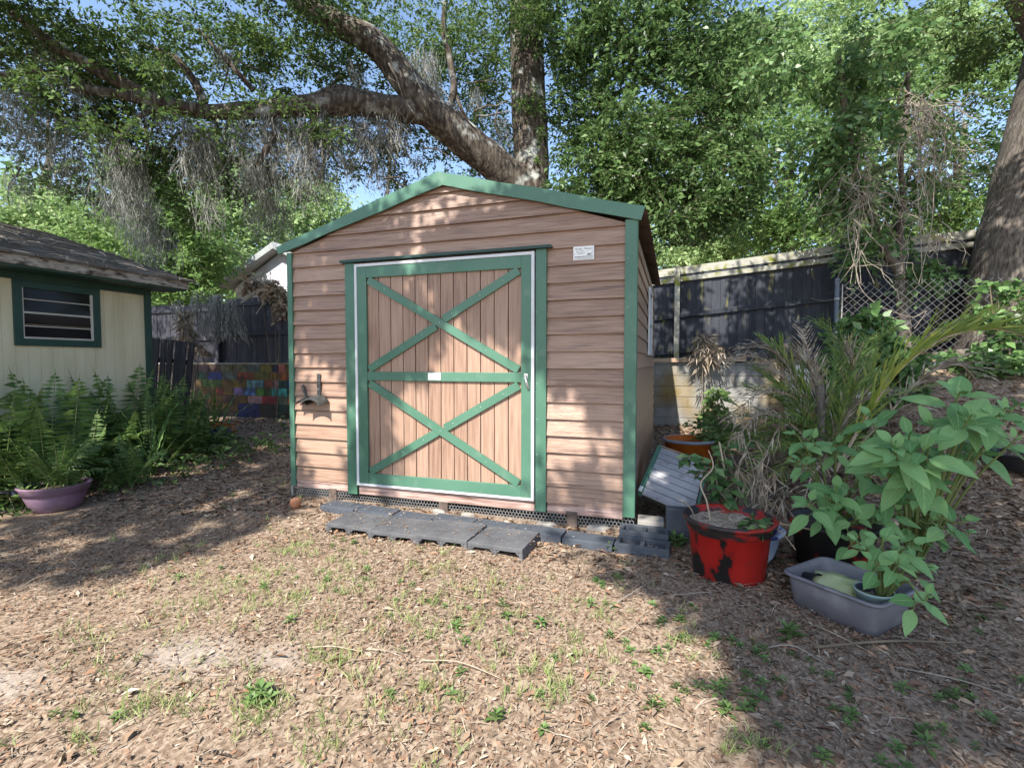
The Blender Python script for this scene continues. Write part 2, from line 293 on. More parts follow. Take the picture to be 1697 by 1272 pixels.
class LV:   # many small leaf faces gathered in arrays
    def __init__(s): s.p=[];s.d=[];s.n=[];s.L=[];s.W=[];s.mi=[];s.mid=.45
    def add(s,p,d,n,L,W,mi=0):
        p=np.atleast_2d(np.asarray(p,float)); k=len(p)
        s.p.append(p); s.d.append(np.broadcast_to(np.asarray(d,float),(k,3))); s.n.append(np.broadcast_to(np.asarray(n,float),(k,3)))
        s.L.append(np.broadcast_to(np.asarray(L,float),(k,))); s.W.append(np.broadcast_to(np.asarray(W,float),(k,))); s.mi.append(np.full(k,mi))
    def build(s,name,mats,root=None,loc=None,fold=.18,curl=.1):
        off=worldloc(root) if root is not None else (Vector(loc) if loc is not None else Vector((0,0,0)))
        p=np.concatenate(s.p)-np.array(off); d=unit(np.concatenate(s.d)); n=np.concatenate(s.n); L=np.concatenate(s.L)[:,None]; W=np.concatenate(s.W)[:,None]; mi=np.concatenate(s.mi)
        if (mi==9).any(): mats=list(mats if isinstance(mats,(list,tuple)) else [mats])+[m_stemb]; mi=np.where(mi==9,len(mats)-1,mi)
        w=unit(np.cross(d,n)+1e-6); n=np.cross(w,d); k=len(p)
        mid=p+d*L*s.mid
        V=np.empty((k,4,3)); V[:,0]=p; V[:,1]=mid+w*W*.5+n*W*fold; V[:,2]=p+d*L-n*L*curl; V[:,3]=mid-w*W*.5+n*W*fold
        me=bpy.data.meshes.new(name); me.vertices.add(k*4); me.vertices.foreach_set('co',V.reshape(-1))
        idx=np.arange(k*4,dtype=np.int32); me.loops.add(k*4); me.loops.foreach_set('vertex_index',idx)
        me.polygons.add(k); me.polygons.foreach_set('loop_start',np.arange(k,dtype=np.int32)*4); me.polygons.foreach_set('loop_total',np.full(k,4,dtype=np.int32))
        me.update(calc_edges=True); me.polygons.foreach_set('material_index',mi.astype(np.int32)); me.update()
        return link(name,me,mats,root,loc if root is None else None)
def rdir(n,zs=.6,r=rng):
    d=r.normal(size=(n,3)); d[:,2]*=zs; return unit(d)
def sprays(lv,cent,k=12,slen=.35,L=.08,W=.035,droop=.25,mi=0,r=rng,flat=.6):
    cent=np.asarray(cent,float); n=len(cent)
    d=rdir(n,.5,r); d[:,2]-=droop*.4; d=unit(d)
    if slen>.15: lv.add(cent-d*slen*.3,d,rdir(n,1,r),slen*1.3,max(.006,slen*.012),9)
    u=unit(np.cross(d,np.array([0,0,1.])+r.normal(size=(n,3))*.35))
    for j in range(k):
        t=(j+.3)/k; sd=1 if j%2 else -1
        pos=cent+d*(slen*t)+np.array([0,0,-droop*slen*t*t])+r.normal(size=(n,3))*slen*.06
        ld=unit(d*(.5+.4*t)+u*sd*(.9-.5*t)+r.normal(size=(n,3))*.35+np.array([0,0,-droop*.6]))
        nn=unit(np.array([0,0,1.])*flat+r.normal(size=(n,3))*.55)
        s=r.uniform(.5,1.4,n)
        lv.add(pos,ld,nn,L*s,W*s,mi)
def blob(px,py,d,rx,ry,rd,n,r=rng,shell=.35):
    """points inside an ellipsoid that stands at the given place and real size"""
    c=np.array(P(px,py,d)); nb=max(3,n//7); qc=unit(r.normal(size=(nb,3)))*(r.uniform(shell,1,size=(nb,1))**.6); q=qc[r.integers(0,nb,n)]+r.normal(size=(n,3))*.15
    # lumpy
    lum=np.array([1+.35*mnoise.noise(Vector((a[0]*2+px,a[1]*2+py,a[2]*2))) for a in q])[:,None]; q=q*lum
    s=d/FPX
    return c+q[:,0:1]*np.array(RV)*rx*s+q[:,1:2]*np.array(FH)*rd+q[:,2:3]*np.array([0,0,1.])*ry*s
# ---------------------------------------------------------------- ground
def build_ground():
    xs=np.unique(np.concatenate([np.linspace(-60,-9.2,18),np.arange(-9,6.6,.09),np.linspace(7,60,18)]))
    ys=np.unique(np.concatenate([np.linspace(-30,-5.2,10),np.arange(-5,5.42,.09),[5.44,5.47,5.6,6,7,8.5,10,13,17,22,30,45,70]]))
    X,Y=np.meshgrid(xs,ys); Z=hgt(X,Y); nx,ny=len(xs),len(ys)
    me=bpy.data.meshes.new('ground'); V=np.stack([X,Y,Z],-1).reshape(-1,3)
    F=[(j*nx+i,j*nx+i+1,(j+1)*nx+i+1,(j+1)*nx+i) for j in range(ny-1) for i in range(nx-1)]
    me.from_pydata(V.tolist(),[],F); me.polygons.foreach_set('use_smooth',[True]*len(F)); me.update()
    tag(link('ground',me,m_ground),'brown earth yard covered in leaf mulch',kind='structure')
build_ground()
def in_shed(x,y): return (x>-3.72)&(x<.06)&(y>-.02)&(y<4.35)
def build_litter():
    lv=LV(); lv.mid=.5
    def scatter(n,x0,x1,y0,y1,l0,l1,ratio,tilt=.35,lift=.018,mi=0):
        x=rng.uniform(x0,x1,n); y=rng.uniform(y0,y1,n); k=~in_shed(x,y)
        # keep the pale sand spots nearly bare
        for (cx,cy,r) in ((-1.98,-2.62,.26),(-2.6,-3.1,.22),(-1.55,-2.5,.14)): k&=((x-cx)**2+((y-cy)*1.5)**2>r*r*rng.uniform(.0,1.3,n)**2*.8)
        pt=np.sin(2.1*x+1.7*y+.4)+np.sin(-3.3*x+2.6*y+2)+.8*np.sin(6.1*x+4.9*y)+.7*np.sin(9.5*x-7.7*y+1); k&=rng.random(n)<np.clip(.82+.20*pt,.45,1)
        x=x[k];y=y[k];m=len(x); z=hgt(x,y)+rng.uniform(.001,lift,m)
        a=rng.uniform(0,2*math.pi,m); d=np.stack([np.cos(a),np.sin(a),rng.normal(0,tilt*.45,m)],-1)
        nn=np.stack([rng.normal(0,tilt,m),rng.normal(0,tilt,m),np.ones(m)],-1)
        L=rng.uniform(l0,l1,m); W=L*rng.uniform(ratio[0],ratio[1],m)
        lv.add(np.stack([x,y,z],-1)-d*L[:,None]*.5,d,nn,L,W,mi)
    scatter(46000,-5.2,3.0,-4.0,-.9,.014,.042,(.2,.45),tilt=.28)
    scatter(26000,-5.2,3.0,-4.0,-1.2,.008,.02,(.3,.6))
    scatter(1700,-5.2,3.0,-4.0,.2,.05,.085,(.25,.42),tilt=.5,lift=.025)
    scatter(24000,-8,3.6,-.9,1.5,.03,.075,(.22,.5))
    scatter(16000,-12,6,1.4,5.4,.04,.10,(.25,.5),lift=.03)
    scatter(3500,0,6,-1,5,.05,.10,(.25,.5),lift=.03)
    scatter(5500,-5.2,3.4,-4.0,.2,.06,.20,(.018,.035),lift=.025,mi=1)
    scatter(20000,.6,5.2,-3.2,2.2,.02,.06,(.22,.45))
    scatter(1800,-8,4,.2,4,.1,.3,(.018,.03),lift=.03,mi=1)
    nb=260; bxx=rng.uniform(-2.95,-.65,nb); byy=rng.uniform(-.84,-.25,nb); az_=rng.uniform(0,6.28,nb); lv.add(np.stack([bxx,byy,hgt(bxx,byy)+.083],-1),np.stack([np.cos(az_),np.sin(az_),rng.normal(0,.05,nb)],-1),np.stack([rng.normal(0,.2,nb),rng.normal(0,.2,nb),np.ones(nb)],-1),rng.uniform(.012,.04,nb),rng.uniform(.005,.014,nb))
    tag(lv.build('leaf_litter',[m_litter,m_straw],fold=.22,curl=.12),'loose brown leaf litter and straw over the yard',kind='stuff')
build_litter()
def build_grass():
    lv=LV(); lv.mid=.3
    spots=[]
    for (px,py,n,s) in ((300,960,30,110),(620,1000,40,150),(850,1080,40,170),(300,1130,30,140),(480,1180,26,120),(720,940,26,90),(480,905,26,50),(440,985,22,60),(640,880,16,40),(520,985,20,70),(300,1010,14,60),(560,1090,18,80),(760,1040,24,90),(150,1060,10,60),(230,1180,12,50),(420,1180,14,60),(700,1150,16,100),(930,1100,16,90),(1000,1010,10,60),(1150,1080,10,60),(390,1010,14,60),(560,940,16,60),(810,960,18,80),(900,1160,12,70),(1250,1240,8,60),(600,1240,14,200),(120,1240,10,80),(480,810,10,25)):
        for _ in range(n): spots.append((px+random.gauss(0,s*.6),py+random.gauss(0,s*.32)))
    for px,py in spots:
        g=G(px,py)
        if in_shed(np.array(g.x),np.array(g.y)): continue
        k=random.randint(5,12)
        a=rng.uniform(0,2*math.pi,k); lean=rng.uniform(.2,1.1,k); d=np.stack([np.cos(a)*lean,np.sin(a)*lean,np.ones(k)],-1)
        b=np.array(g)+np.stack([rng.normal(0,.018,k),rng.normal(0,.018,k),np.zeros(k)],-1)
        lv.add(b,d,rdir(k),rng.uniform(.03,.10,k),rng.uniform(.003,.006,k))
    tag(lv.build('grass',m_grass,fold=.05,curl=.25),'thin pale green grass tufts in the mulch',kind='stuff')
build_grass()
# ---------------------------------------------------------------- shed
XL,XR=-3.70,.03
RO=[(-3.824,2.767),(-1.853,3.351),(.098,2.829)]; RI=[(-3.801,2.688),(-1.80,3.217),(.064,2.714)]
def gable_x(z):  # x range of the front wall at height z, just under the trim
    if z<=2.70: return (-3.67,0.0)
    t=(3.28-z)/(3.28-2.70)
    return (-1.82-1.85*t,-1.82+1.82*t)
shed=thing('storage_shed','brown lap sided storage shed with green trim and crossbraced sliding door','shed',(-1.83,2.1,.05))
def lap(mb,x0a,x1a,x0b,x1b,z0,z1,yb=-.031,yt=-.004):
    mb.add([(x0a,yb,z0),(x1a,yb,z0),(x1b,yt,z1),(x0b,yt,z1),(x0a,.0,z0),(x1a,.0,z0)],[(0,1,2,3),(1,0,4,5)])
mb=MB(); ex=.1555; z=.205; i=0
while z<3.22:
    z1=min(z+ex,3.25); a=gable_x(z); b=gable_x(z1); j=random.uniform(-.0015,.0015)
    if z<2.5:
        lap(mb,a[0],-2.93,b[0],-2.93,z,z1+.004,-.031+j); lap(mb,-.79,a[1],-.79,b[1],z,z1+.004,-.031+j)
    else: lap(mb,a[0],a[1],b[0],b[1],z,z1+.004,-.031+j)
    z+=ex
mb.build('front_siding',m_side,shed)
mb=MB(); mb.box(-3.66,0.0,.004,4.25,.16,2.70); mb.prism([(-3.66,2.70),(0,2.70),(-1.82,3.24)],.004,4.25)
mb.build('wall_core',m_dark,shed)
mb=MB(); z=.205
while z<2.68:      # side wall laps
    z1=z+ex
    mb.add([(.026,.03,z),(.026,4.24,z),(.008,4.24,z1+.004),(.008,.03,z1+.004),(.0,.03,z),(.0,4.24,z)],[(0,1,2,3),(0,4,5,1)])
    z+=ex
mb.build('side_siding',m_side,shed)
mb=MB(); z=.205
while z<2.68: mb.add([(-3.686,.03,z),(-3.686,4.24,z),(-3.668,4.24,z+ex+.004),(-3.668,.03,z+ex+.004)],[(3,2,1,0)]); z+=ex
mb.build('side_siding',m_side,shed)
# trims
for (x0,x1,z1) in ((-3.705,-3.643,2.70),(-.068,.036,2.735)):
    mb=MB(); mb.box(x0,x1,-.042,-.008,.135,z1); 
    if x0>-1: mb.box(.028,.0365,-.0075,.075,.135,z1)
    else: mb.box(-3.7055,-3.69,-.0075,.07,.135,z1)
    for zz in np.arange(.3,2.7,.42): mb.box((x0+x1)/2-.028,(x0+x1)/2-.022,-.0445,-.042,zz,zz+.006,1)
    mb.build('corner_trim',[m_green,m_steel],shed,bevel=.003)
for s in (0,1):
    mb=MB(); a,b=RO[s],RO[s+1]; c,d=RI[s],RI[s+1]
    pts=[]
    for (p0,p1) in ((a,b),(d,c)):
        for k in range(7):
            t=k/6; w=.006*math.sin(k*2.1+s)*(0<k<6); pts.append((p0[0]+(p1[0]-p0[0])*t,p0[1]+(p1[1]-p0[1])*t+w))
    mb.prism(pts,-.066,-.046); 
    mb.prism([a,b,(b[0],b[1]-.012),(a[0],a[1]-.012)],-.0455,.10)
    for k in range(1,6):
        x=c[0]+(d[0]-c[0])*k/6; zz=c[1]+(d[1]-c[1])*k/6+.02; mb.box(x-.004,x+.004,-.069,-.066,zz,zz+.008,1)
    mb.build('gable_trim',[m_green,m_black],shed)
# corrugated roof
mb=MB(); ny=130
for s,(xa,za,xb,zb) in enumerate(((-3.80,2.745,-1.853,3.335),(-1.853,3.335,.115,2.80))):
    vs=[]
    for j in range(ny+1):
        y=-.04+4.40*j/ny; w=.011*math.sin(j*math.pi/2+.4)
        vs+=[(xa,y,za+w),(xb,y,zb+w)]
    mb.add(vs,[(2*j,2*j+1,2*j+3,2*j+2) for j in range(ny)])
mb.build('roof',m_roofm,shed)
# rim board, sill, joists, wire skirt
mb=MB(); mb.box(-3.64,-2.952,-.022,.0,.118,.204); mb.box(-.76,-.07,-.024,.0,.106,.203); mb.box(-2.815,-.88,-.034,.0,.108,.212)
mb.build('rim_board',m_rim,shed,bevel=.004)
for px,py in ((552,822),(735,832),(948,862)):
    q=onp(px,py,1,-.02); mb=MB(); mb.box(q.x-.05,q.x+.05,-.03,4.2,-.03,.135); mb.build('skid',m_skid,shed,bevel=.006)
mb=MB(); s=.019; r=0; wv=.0017
zz=-.02; hx=s*math.sqrt(3)
while zz<.15:
    x=-3.66+(hx/2 if r%2 else 0)
    while x<0.02:
        pts=[(x,zz),(x+hx/2,zz+s/2),(x+hx,zz)]
        for (p,q) in ((pts[0],pts[1]),(pts[1],pts[2]),(pts[1],(pts[1][0],pts[1][1]+s))):
            dx,dz=q[0]-p[0],q[1]-p[1]; l=math.hypot(dx,dz); nx_,nz_=-dz/l*wv,dx/l*wv
            y0=-.012-.012*math.sin(p[0]*5)+.05*(p[1]-.1); y1=-.012-.012*math.sin(q[0]*5)+.05*(q[1]-.1)
            mb.add([(p[0]-nx_,y0,p[1]-nz_),(q[0]-nx_,y1,q[1]-nz_),(q[0]+nx_,y1,q[1]+nz_),(p[0]+nx_,y0,p[1]+nz_)],[(0,1,2,3)])
        x+=hx
    zz+=1.5*s; r+=1
mb.build('chicken_wire',m_wire,shed)
# door
def jamb(x0,x1,z0,z1):
    mb=MB(); mb.box(x0,x1,-.05,-.0,z0,z1)
    for zz in np.arange(z0+.2,z1,.33): mb.box(x0+.012,x0+.018,-.0525,-.05,zz,zz+.006,1)
    mb.build('door_jamb',[m_green,m_white],shed,bevel=.003)
jamb(-2.947,-2.83,.107,2.538); jamb(-.868,-.768,.115,2.538)
mb=MB(); mb.box(-2.985,-.715,-.085,-.0,2.540,2.556); mb.box(-2.985,-.715,-.0845,-.078,2.5565,2.566)
mb.build('door_track',m_dkgreen,shed)
door=MB(); x=-2.69; nb=12; wd=(2.69-1.0)/nb
for k in range(nb):
    door.box(-2.69+k*wd+.004,-2.69+(k+1)*wd-.004,-.034+random.uniform(-.002,.002),-.008,.30,2.42)
dr=door.build('door_panel',m_door,shed,bevel=.002)
mb=MB(); mb.box(-2.80,-.885,-.0075,-.001,.222,2.505); mb.build('door_backing',m_dark,dr)
mb=MB()
mb.box(-2.79,-2.68,-.062,-.0365,.235,2.49); mb.box(-1.005,-.907,-.062,-.0365,.235,2.49)
mb.box(-2.6795,-1.0055,-.060,-.0365,2.375,2.488); mb.box(-2.6795,-1.0055,-.060,-.0365,.237,.345); mb.box(-2.6795,-1.0055,-.060,-.0365,1.318,1.408)
mb.build('door_frame',m_green,dr,bevel=.003)
def brace(a,b,y):
    mb=MB(); mb.beam((a[0],y,a[1]),(b[0],y,b[1]),.078,.018)
    for t in (.12,.5,.8):
        mb.box(a[0]+(b[0]-a[0])*t-.003,a[0]+(b[0]-a[0])*t+.003,y-.0115,y-.0092,a[1]+(b[1]-a[1])*t,a[1]+(b[1]-a[1])*t+.006,1)
    mb.build('cross_brace',[m_green,m_white],dr)
cxm,cz1,cz2=-1.835,1.895,.835
brace((-2.655,2.35),(-1.03,1.435),-.055)
brace((-2.655,1.435),(cxm-.05,cz1-.035),-.052); brace((cxm+.03,cz1+.03),(-1.03,2.355),-.052)
brace((-2.655,1.29),(-1.03,.365),-.055); 
brace((-2.655,.365),(cxm-.04,cz2-.02),-.052); brace((cxm+.04,cz2+.02),(-1.03,1.29),-.052)
mb=MB()
mb.box(-2.818,-2.791,-.068,-.002,.212,2.52); mb.box(-.906,-.879,-.068,-.002,.212,2.52)
mb.box(-2.7905,-.9065,-.066,-.002,2.491,2.519); mb.box(-2.7905,-.9065,-.066,-.002,.2125,.234)
mb.build('door_edge_channel',m_white,dr)
mb=MB(); mb.box(-1.972,-1.836,-.0645,-.0605,1.332,1.402); mb.build('name_plate',m_plate,dr)
mb=MB(); mb.tube(bez([(-.955,-.062,1.375),(-.955,-.085,1.37),(-.945,-.098,1.33),(-.935,-.085,1.28),(-.932,-.066,1.262)],5),[.010]*10+[.014]*5+[.012]*6,8); mb.box(-.975,-.935,-.070,-.0622,1.345,1.40)
mb.build('door_handle',m_steel,dr,smooth=False,bevel=.002)
# sign on the siding
mb=MB(); mb.box(-.524,-.338,-.032,-.026,2.418,2.538); sg=mb.build('sign_plate',m_plate,shed)
def text(s,x,z,size,y,root,m):
    cu=bpy.data.curves.new('lettering','FONT'); cu.body=s; cu.size=size; cu.align_x='CENTER'; cu.extrude=.0003
    cu.materials.append(m); o=bpy.data.objects.new('lettering',cu); COL.objects.link(o); bpy.context.view_layer.update(); me=bpy.data.meshes.new_from_object(o); bpy.data.objects.remove(o); o=bpy.data.objects.new('lettering',me); COL.objects.link(o)
    o.parent=root; o.location=Vector((x,y,z))-worldloc(root); o.rotation_euler=(math.pi/2,0,0)
text('Mundt - Masters',-.431,2.508,.0235,-.0328,sg,m_ink)
mb=MB(); mb.box(-.515,-.347,-.0328,-.0318,2.444,2.449); mb.box(-.515,-.347,-.0328,-.0318,2.434,2.4365); mb.box(-.515,-.347,-.0328,-.0318,2.426,2.4285); mb.box(-.475,-.472,-.0328,-.0318,2.437,2.4435)
mb.prism([(-.405,2.458),(-.385,2.475),(-.372,2.470),(-.366,2.458)],-.0328,-.0318); mb.prism([(-.364,2.46),(-.358,2.478),(-.354,2.478),(-.357,2.46)],-.0328,-.0318)
for zq,xs_ in ((2.492,(-.50,-.486,-.468,-.455,-.44)),(2.480,(-.49,-.478,-.462,-.448,-.43)),(2.468,(-.485,-.47,-.458,-.443))):
    for xq in xs_: mb.box(xq,xq+.008,-.0328,-.0318,zq,zq+.005)
mb.box(-.519,-.513,-.0335,-.0318,2.468,2.474); mb.box(-.356,-.350,-.0335,-.0318,2.488,2.494)
mb.build('printed_marks',m_ink,sg)
# side window
wn=MB(); wn.box(.028,.05,2.05,2.10,1.60,2.46); wn.box(.028,.05,2.75,2.80,1.60,2.46); wn.box(.028,.05,2.1005,2.7495,2.41,2.46); wn.box(.028,.05,2.1005,2.7495,1.60,1.645); wn.box(.028,.045,2.1005,2.7495,2.0,2.03)
w=wn.build('window',m_white,shed); mb=MB(); mb.box(.027,.032,2.1002,2.7498,1.6452,2.4098); mb.build('pane',m_glass,w)
mb=MB(); mb.tube([(-3.715,-.01,-.02),(-3.715,-.01,.16)],.012,8); mb.build('corner_stake',m_wire,shed)
# ---------------------------------------------------------------- hose hanger
def hanger(cx,zt,s,ang,label):
    t=thing('hose_hanger',label,'hose hanger',(cx,-.03,zt))
    mb=MB(); n=14; rows=7; vs=[]
    for j in range(rows):
        y=-.03-.17*s*j/(rows-1); dz=-.035*s*(j/(rows-1))**1.4
        for i in range(n+1):
            a=math.pi*(.12+.76*i/n); vs.append((cx+.135*s*math.cos(a)*1.05,y,zt-.115*s+.115*s*math.sin(a)+dz+(.006 if j%2 else 0)*s))
    m=len(vs); vs+=[(x,y,z-.008) for x,y,z in vs]
    fs=[]
    for j in range(rows-1):
        for i in range(n):
            a=j*(n+1)+i; fs+=[(a,a+1,a+n+2,a+n+1),(a+m,a+n+1+m,a+n+2+m,a+1+m)]
    for i in range(n): fs.append((i+1,i,i+m,i+1+m)); a=(rows-1)*(n+1)+i; fs.append((a,a+1,a+1+m,a+m))
    for j in range(rows-1):
        a=j*(n+1); fs.append((a,a+n+1,a+n+1+m,a+m)); a+=n; fs.append((a+n+1,a,a+m,a+n+1+m))
    mb.add(vs,fs); mb.build('saddle',m_black,t)
    mb=MB(); u=Vector((math.sin(ang),0,math.cos(ang))); c=Vector((cx,-.035,zt)); 
    mb.beam(c,c+u*.25*s,.046*s,.012); mb.build('back_strap',m_black,t,bevel=.002)
    mb=MB()
    for q in (.07,.17):
        e=c+u*q*s; mb.tube([e+Vector((0,-.005,0)),e+Vector((0,-.013,0))],.009*s,10)
    mb.build('screw',m_steel,t)
hanger(-3.31,1.15,.93,0,'black arched hose hanger with tall strap screwed to the shed siding')
hanger(-3.475,1.115,.62,-.35,'smaller tilted black hose hanger beside the corner trim of the shed')
# ---------------------------------------------------------------- blocks in front
def cinder(x0,x1,y0,y1,z1,ang,label,mat,holes=2,name='concrete_block',group='cinder blocks before the shed door'):
    w=x1-x0; d=y1-y0; h=z1+.03; c=Vector(((x0+x1)/2,(y0+y1)/2,0)); gz=H(c.x,c.y)
    pos=Vector((c.x,c.y,gz-.03))
    mb=MB(); t=.032
    xs=[-w/2]; hw=(w-t*(holes+1))/holes
    mb.box(-w/2,w/2,-d/2,d/2,h-.035,h)
    # webs between the openings, each with a rounded haunch under the top
    for k in range(holes+1):
        a=-w/2+k*(t+hw); mb.box(a,a+t,-d/2+.001,d/2-.001,0,h-.0355)
        if k<holes:
            mb.prism([(a+t+.0002,h-.0357),(a+t+.03,h-.0357),(a+t+.0002,h-.065)],-d/2+.002,d/2-.002); b=a+t+hw
            mb.prism([(b-.0002,h-.0357),(b-.0002,h-.065),(b-.03,h-.0357)],-d/2+.002,d/2-.002)
    o=mb.build(name,mat,None,bevel=.005)
    o.location=pos; o.rotation_euler=(random.uniform(-.02,.02),random.uniform(-.02,.02),ang)
    return tag(o,label,'concrete block',group)
bx=[-2.74,-2.26,-1.76,-1.25]
lb=['leftmost of the four grey hollow cinder blocks below the shed door','second grey hollow cinder block from the left below the door','third grey hollow cinder block from the left below the door','rightmost of the four hollow cinder blocks below the door']
for k in range(4):
    x=-2.60+k*.475; cinder(x,x+.466,-.86+(.03 if k in(0,) else -.02*k+.0),-.45-.02*k,.078,-.03*k+.03,lb[k],m_block)
for k in range(7):
    x=-3.02+k*.42; q=MB(); 
    y=-.30-.022*k; z=H(x+.2,y)
    q.box(-.205,.205,-.10,.10,-.05,.065)
    o=q.build('edging_block',m_block2,None,bevel=.006); o.location=(x+.2,y,z); o.rotation_euler=(.0,.01,-.05)
    tag(o,'dark slate edging block in the low row in front of the shed','edging block','edging blocks along the shed front')
def tray_block(c,ang,w,d,h,label):
    mb=MB(); t=.035
    mb.box(-w/2,w/2,-d/2,-d/2+t,-.05,h); mb.box(-w/2,w/2,d/2-t,d/2,-.05,h)
    for xx in (-w/2,-t/2,w/2-t): mb.box(xx,xx+t,-d/2+t+.0005,d/2-t-.0005,-.05,h-.001)
    o=mb.build('hollow_edging_block',m_block2,None,bevel=.005); o.location=(c[0],c[1],H(c[0],c[1])); o.rotation_euler=(0,0,ang); tag(o,label,'concrete block','leaf filled edging blocks at the shed corner')
    return o
tray_block((.13,-.43),-.05,.42,.21,.065,'slate block with leaf filled cores before the shed corner')
tray_block((.13,-.19),-.03,.40,.20,.085,'slate block with leaf filled cores touching the shed corner')
mb=MB(); mb.obox((.43,-.10,.13),(Vector((1,.1,0)).normalized(),Vector((-.1,1,0)).normalized(),(0,0,1)),(.13,.05,.15)); tag(mb.build('upright_block',m_block2,None,bevel=.006),'dark block standing on end beside the red pot','concrete block')
mb=MB(); mb.obox((.17,.02,.10),((1,.05,0),(-.05,1,0),(0,0,1)),(.11,.09,.028)); tag(mb.build('paver',m_paver,None,bevel=.006),'pale grey concrete paver at the right shed corner','paver')
for (px,py,s,l) in ((728,851,.075,'white painted brick lying under the door sill'),(775,857,.06,'broken white brick chunk right of the white brick'),(905,872,.08,'pale lump of concrete below the shed near a grass tuft'),(992,878,.10,'flat pale stone under the right end of the shed')):
    g=G(px,py); mb=MB(); 
    mb.lathe([(0.001,-.02),(s*.9,-.02),(s,.01),(s*.92,.035),(s*.5,.042),(0.001,.042)],(0,0,0),7,wob=.15)
    o=mb.build('brick_piece',m_paver,None,bevel=.004); o.location=g; o.scale=(1.1,.55,1); o.rotation_euler=(.1,.05,random.uniform(-.4,.3)); tag(o,l,'brick')
g=G(490,842); mb=MB(); mb.lathe([(.001,-.01),(.03,0),(.05,.03),(.055,.055),(.046,.09),(.02,.106),(.001,.108)],g,18); tag(mb.build('terracotta_ball',m_terra,None,smooth=True),'small round terracotta pot at the left shed corner','clay pot')
# ---------------------------------------------------------------- cream house
hw=-7.3; ye=1.0
house=thing('cream_house','cream plank sided outbuilding with dark green trim and louvred window','house',(-9.3,-2.5,0))
mb=MB(); mb.box(-12.5,hw-.008,-9,ye-.02,-.1,2.62); 
y=-9.0
while y<ye-.01:
    y1=min(y+.125,ye); mb.box(hw-.0075,hw,y+.0012,y1-.0012,-.05,2.62); y=y1
mb.build('wall',m_yellow,house)
mb=MB(); mb.box(hw+.002,hw+.03,ye-.075,ye+.022,.0,2.60); mb.box(hw-.12,hw+.0015,ye+.0005,ye+.022,.0,2.60); mb.build('corner_board',m_dkgreen,house,bevel=.003)
mb=MB(); mb.box(hw-.05,-6.87,-9.3,1.27,2.61,2.64); mb.box(hw+.0005,hw+.03,-9.0,ye-.08,2.52,2.6095); mb.build('soffit',m_dkgreen,house)
mb=MB(); mb.box(-6.869,-6.84,-9.3,1.30,2.635,2.75); mb.build('fascia',m_fascia,house,bevel=.004)
mb=MB(); rows=16; slope=.30
mb.prism([(-6.83,2.752),(-6.83,2.765),(-10.4,2.765+3.57*slope),(-13.9,2.765),(-13.9,2.752)],-9.4,1.33)
for r in range(rows):
    x0=-6.80-r*.225; y=-9.4
    while y<1.36:
        w_=random.uniform(.2,.32); y1=min(y+w_,1.38); dz=random.uniform(.004,.02); j=random.uniform(-.03,.03)
        za=2.768+(-6.83-x0)*slope; zb=2.768+(-6.83-(x0-.24))*slope
        mb.add([(x0+j,y+.006,za+dz+.012),(x0+j,y1,za+dz+.012),(x0-.24,y1,zb+.004),(x0-.24,y+.006,zb+.004),(x0+j,y+.006,za-.012),(x0+j,y1,za-.012)],[(0,1,2,3),(1,0,4,5),(4,0,3),(1,5,2)])
        y=y1
mb.build('roof',m_shingle,house)
mb=MB(); mb.box(-13.8,-6.9,1.24,1.30,2.64,2.75); mb.prism([(-7.1,2.75),(-10.4,3.72),(-13.8,2.75)],.99,1.05); mb.build('gable_board',m_fascia,house)
wf=MB(); wy0,wy1,wz0,wz1=-.64,.315,1.712,2.518; t=.088
wf.box(hw+.001,hw+.028,wy0,wy0+t,wz0,wz1); wf.box(hw+.001,hw+.028,wy1-t,wy1,wz0,wz1); wf.box(hw+.001,hw+.026,wy0+t,wy1-t,wz1-t,wz1); wf.box(hw+.001,hw+.026,wy0+t,wy1-t,wz0,wz0+t)
win=wf.build('window',m_dkgreen,house,bevel=.003)
mb=MB(); a0,a1,b0,b1=wy0+t+.002,wy1-t-.002,wz0+t+.002,wz1-t-.002
mb.box(hw+.004,hw+.02,a1-.03,a1,b0,b1); mb.box(hw+.004,hw+.02,a0,a0+.012,b0,b1); mb.box(hw+.004,hw+.022,a0+.013,a1-.031,b0,b0+.022)
for f_,hh in ((.24,.012),(.50,.022),(.77,.012)): mb.box(hw+.006,hw+.022,a0+.013,a1-.031,b0+(b1-b0)*f_,b0+(b1-b0)*f_+hh)
mb.build('louvre_frame',m_alu,win)
mb=MB()
for k in range(4):
    z0=b0+.024+(b1-b0)*k*.25; z1=z0+(b1-b0)*.24; mb.add([(hw+.003+.012,a0+.013,z0),(hw+.015,a1-.031,z0),(hw+.004,a1-.031,z1),(hw+.004,a0+.013,z1)],[(0,1,2,3)])
mb.build('pane',m_glass,win)
mb=MB()
for k in range(70):
    x=random.uniform(-9,-6.85); y=random.uniform(-2.5,1.2); z=2.80+(-6.83-x)*slope; a=random.uniform(0,3.1); l=random.uniform(.1,.5)
    mb.tube([(x,y,z),(x+l*math.cos(a)*.5,y+l*.5*math.sin(a),z-slope*l*.5*math.cos(a)+.02),(x+l*math.cos(a),y+l*math.sin(a),z-slope*l*math.cos(a)+.01)],random.uniform(.003,.008),4)
tag(mb.build('roof_twigs',m_twig),'fallen twigs strewn over the shingle roof',kind='stuff')
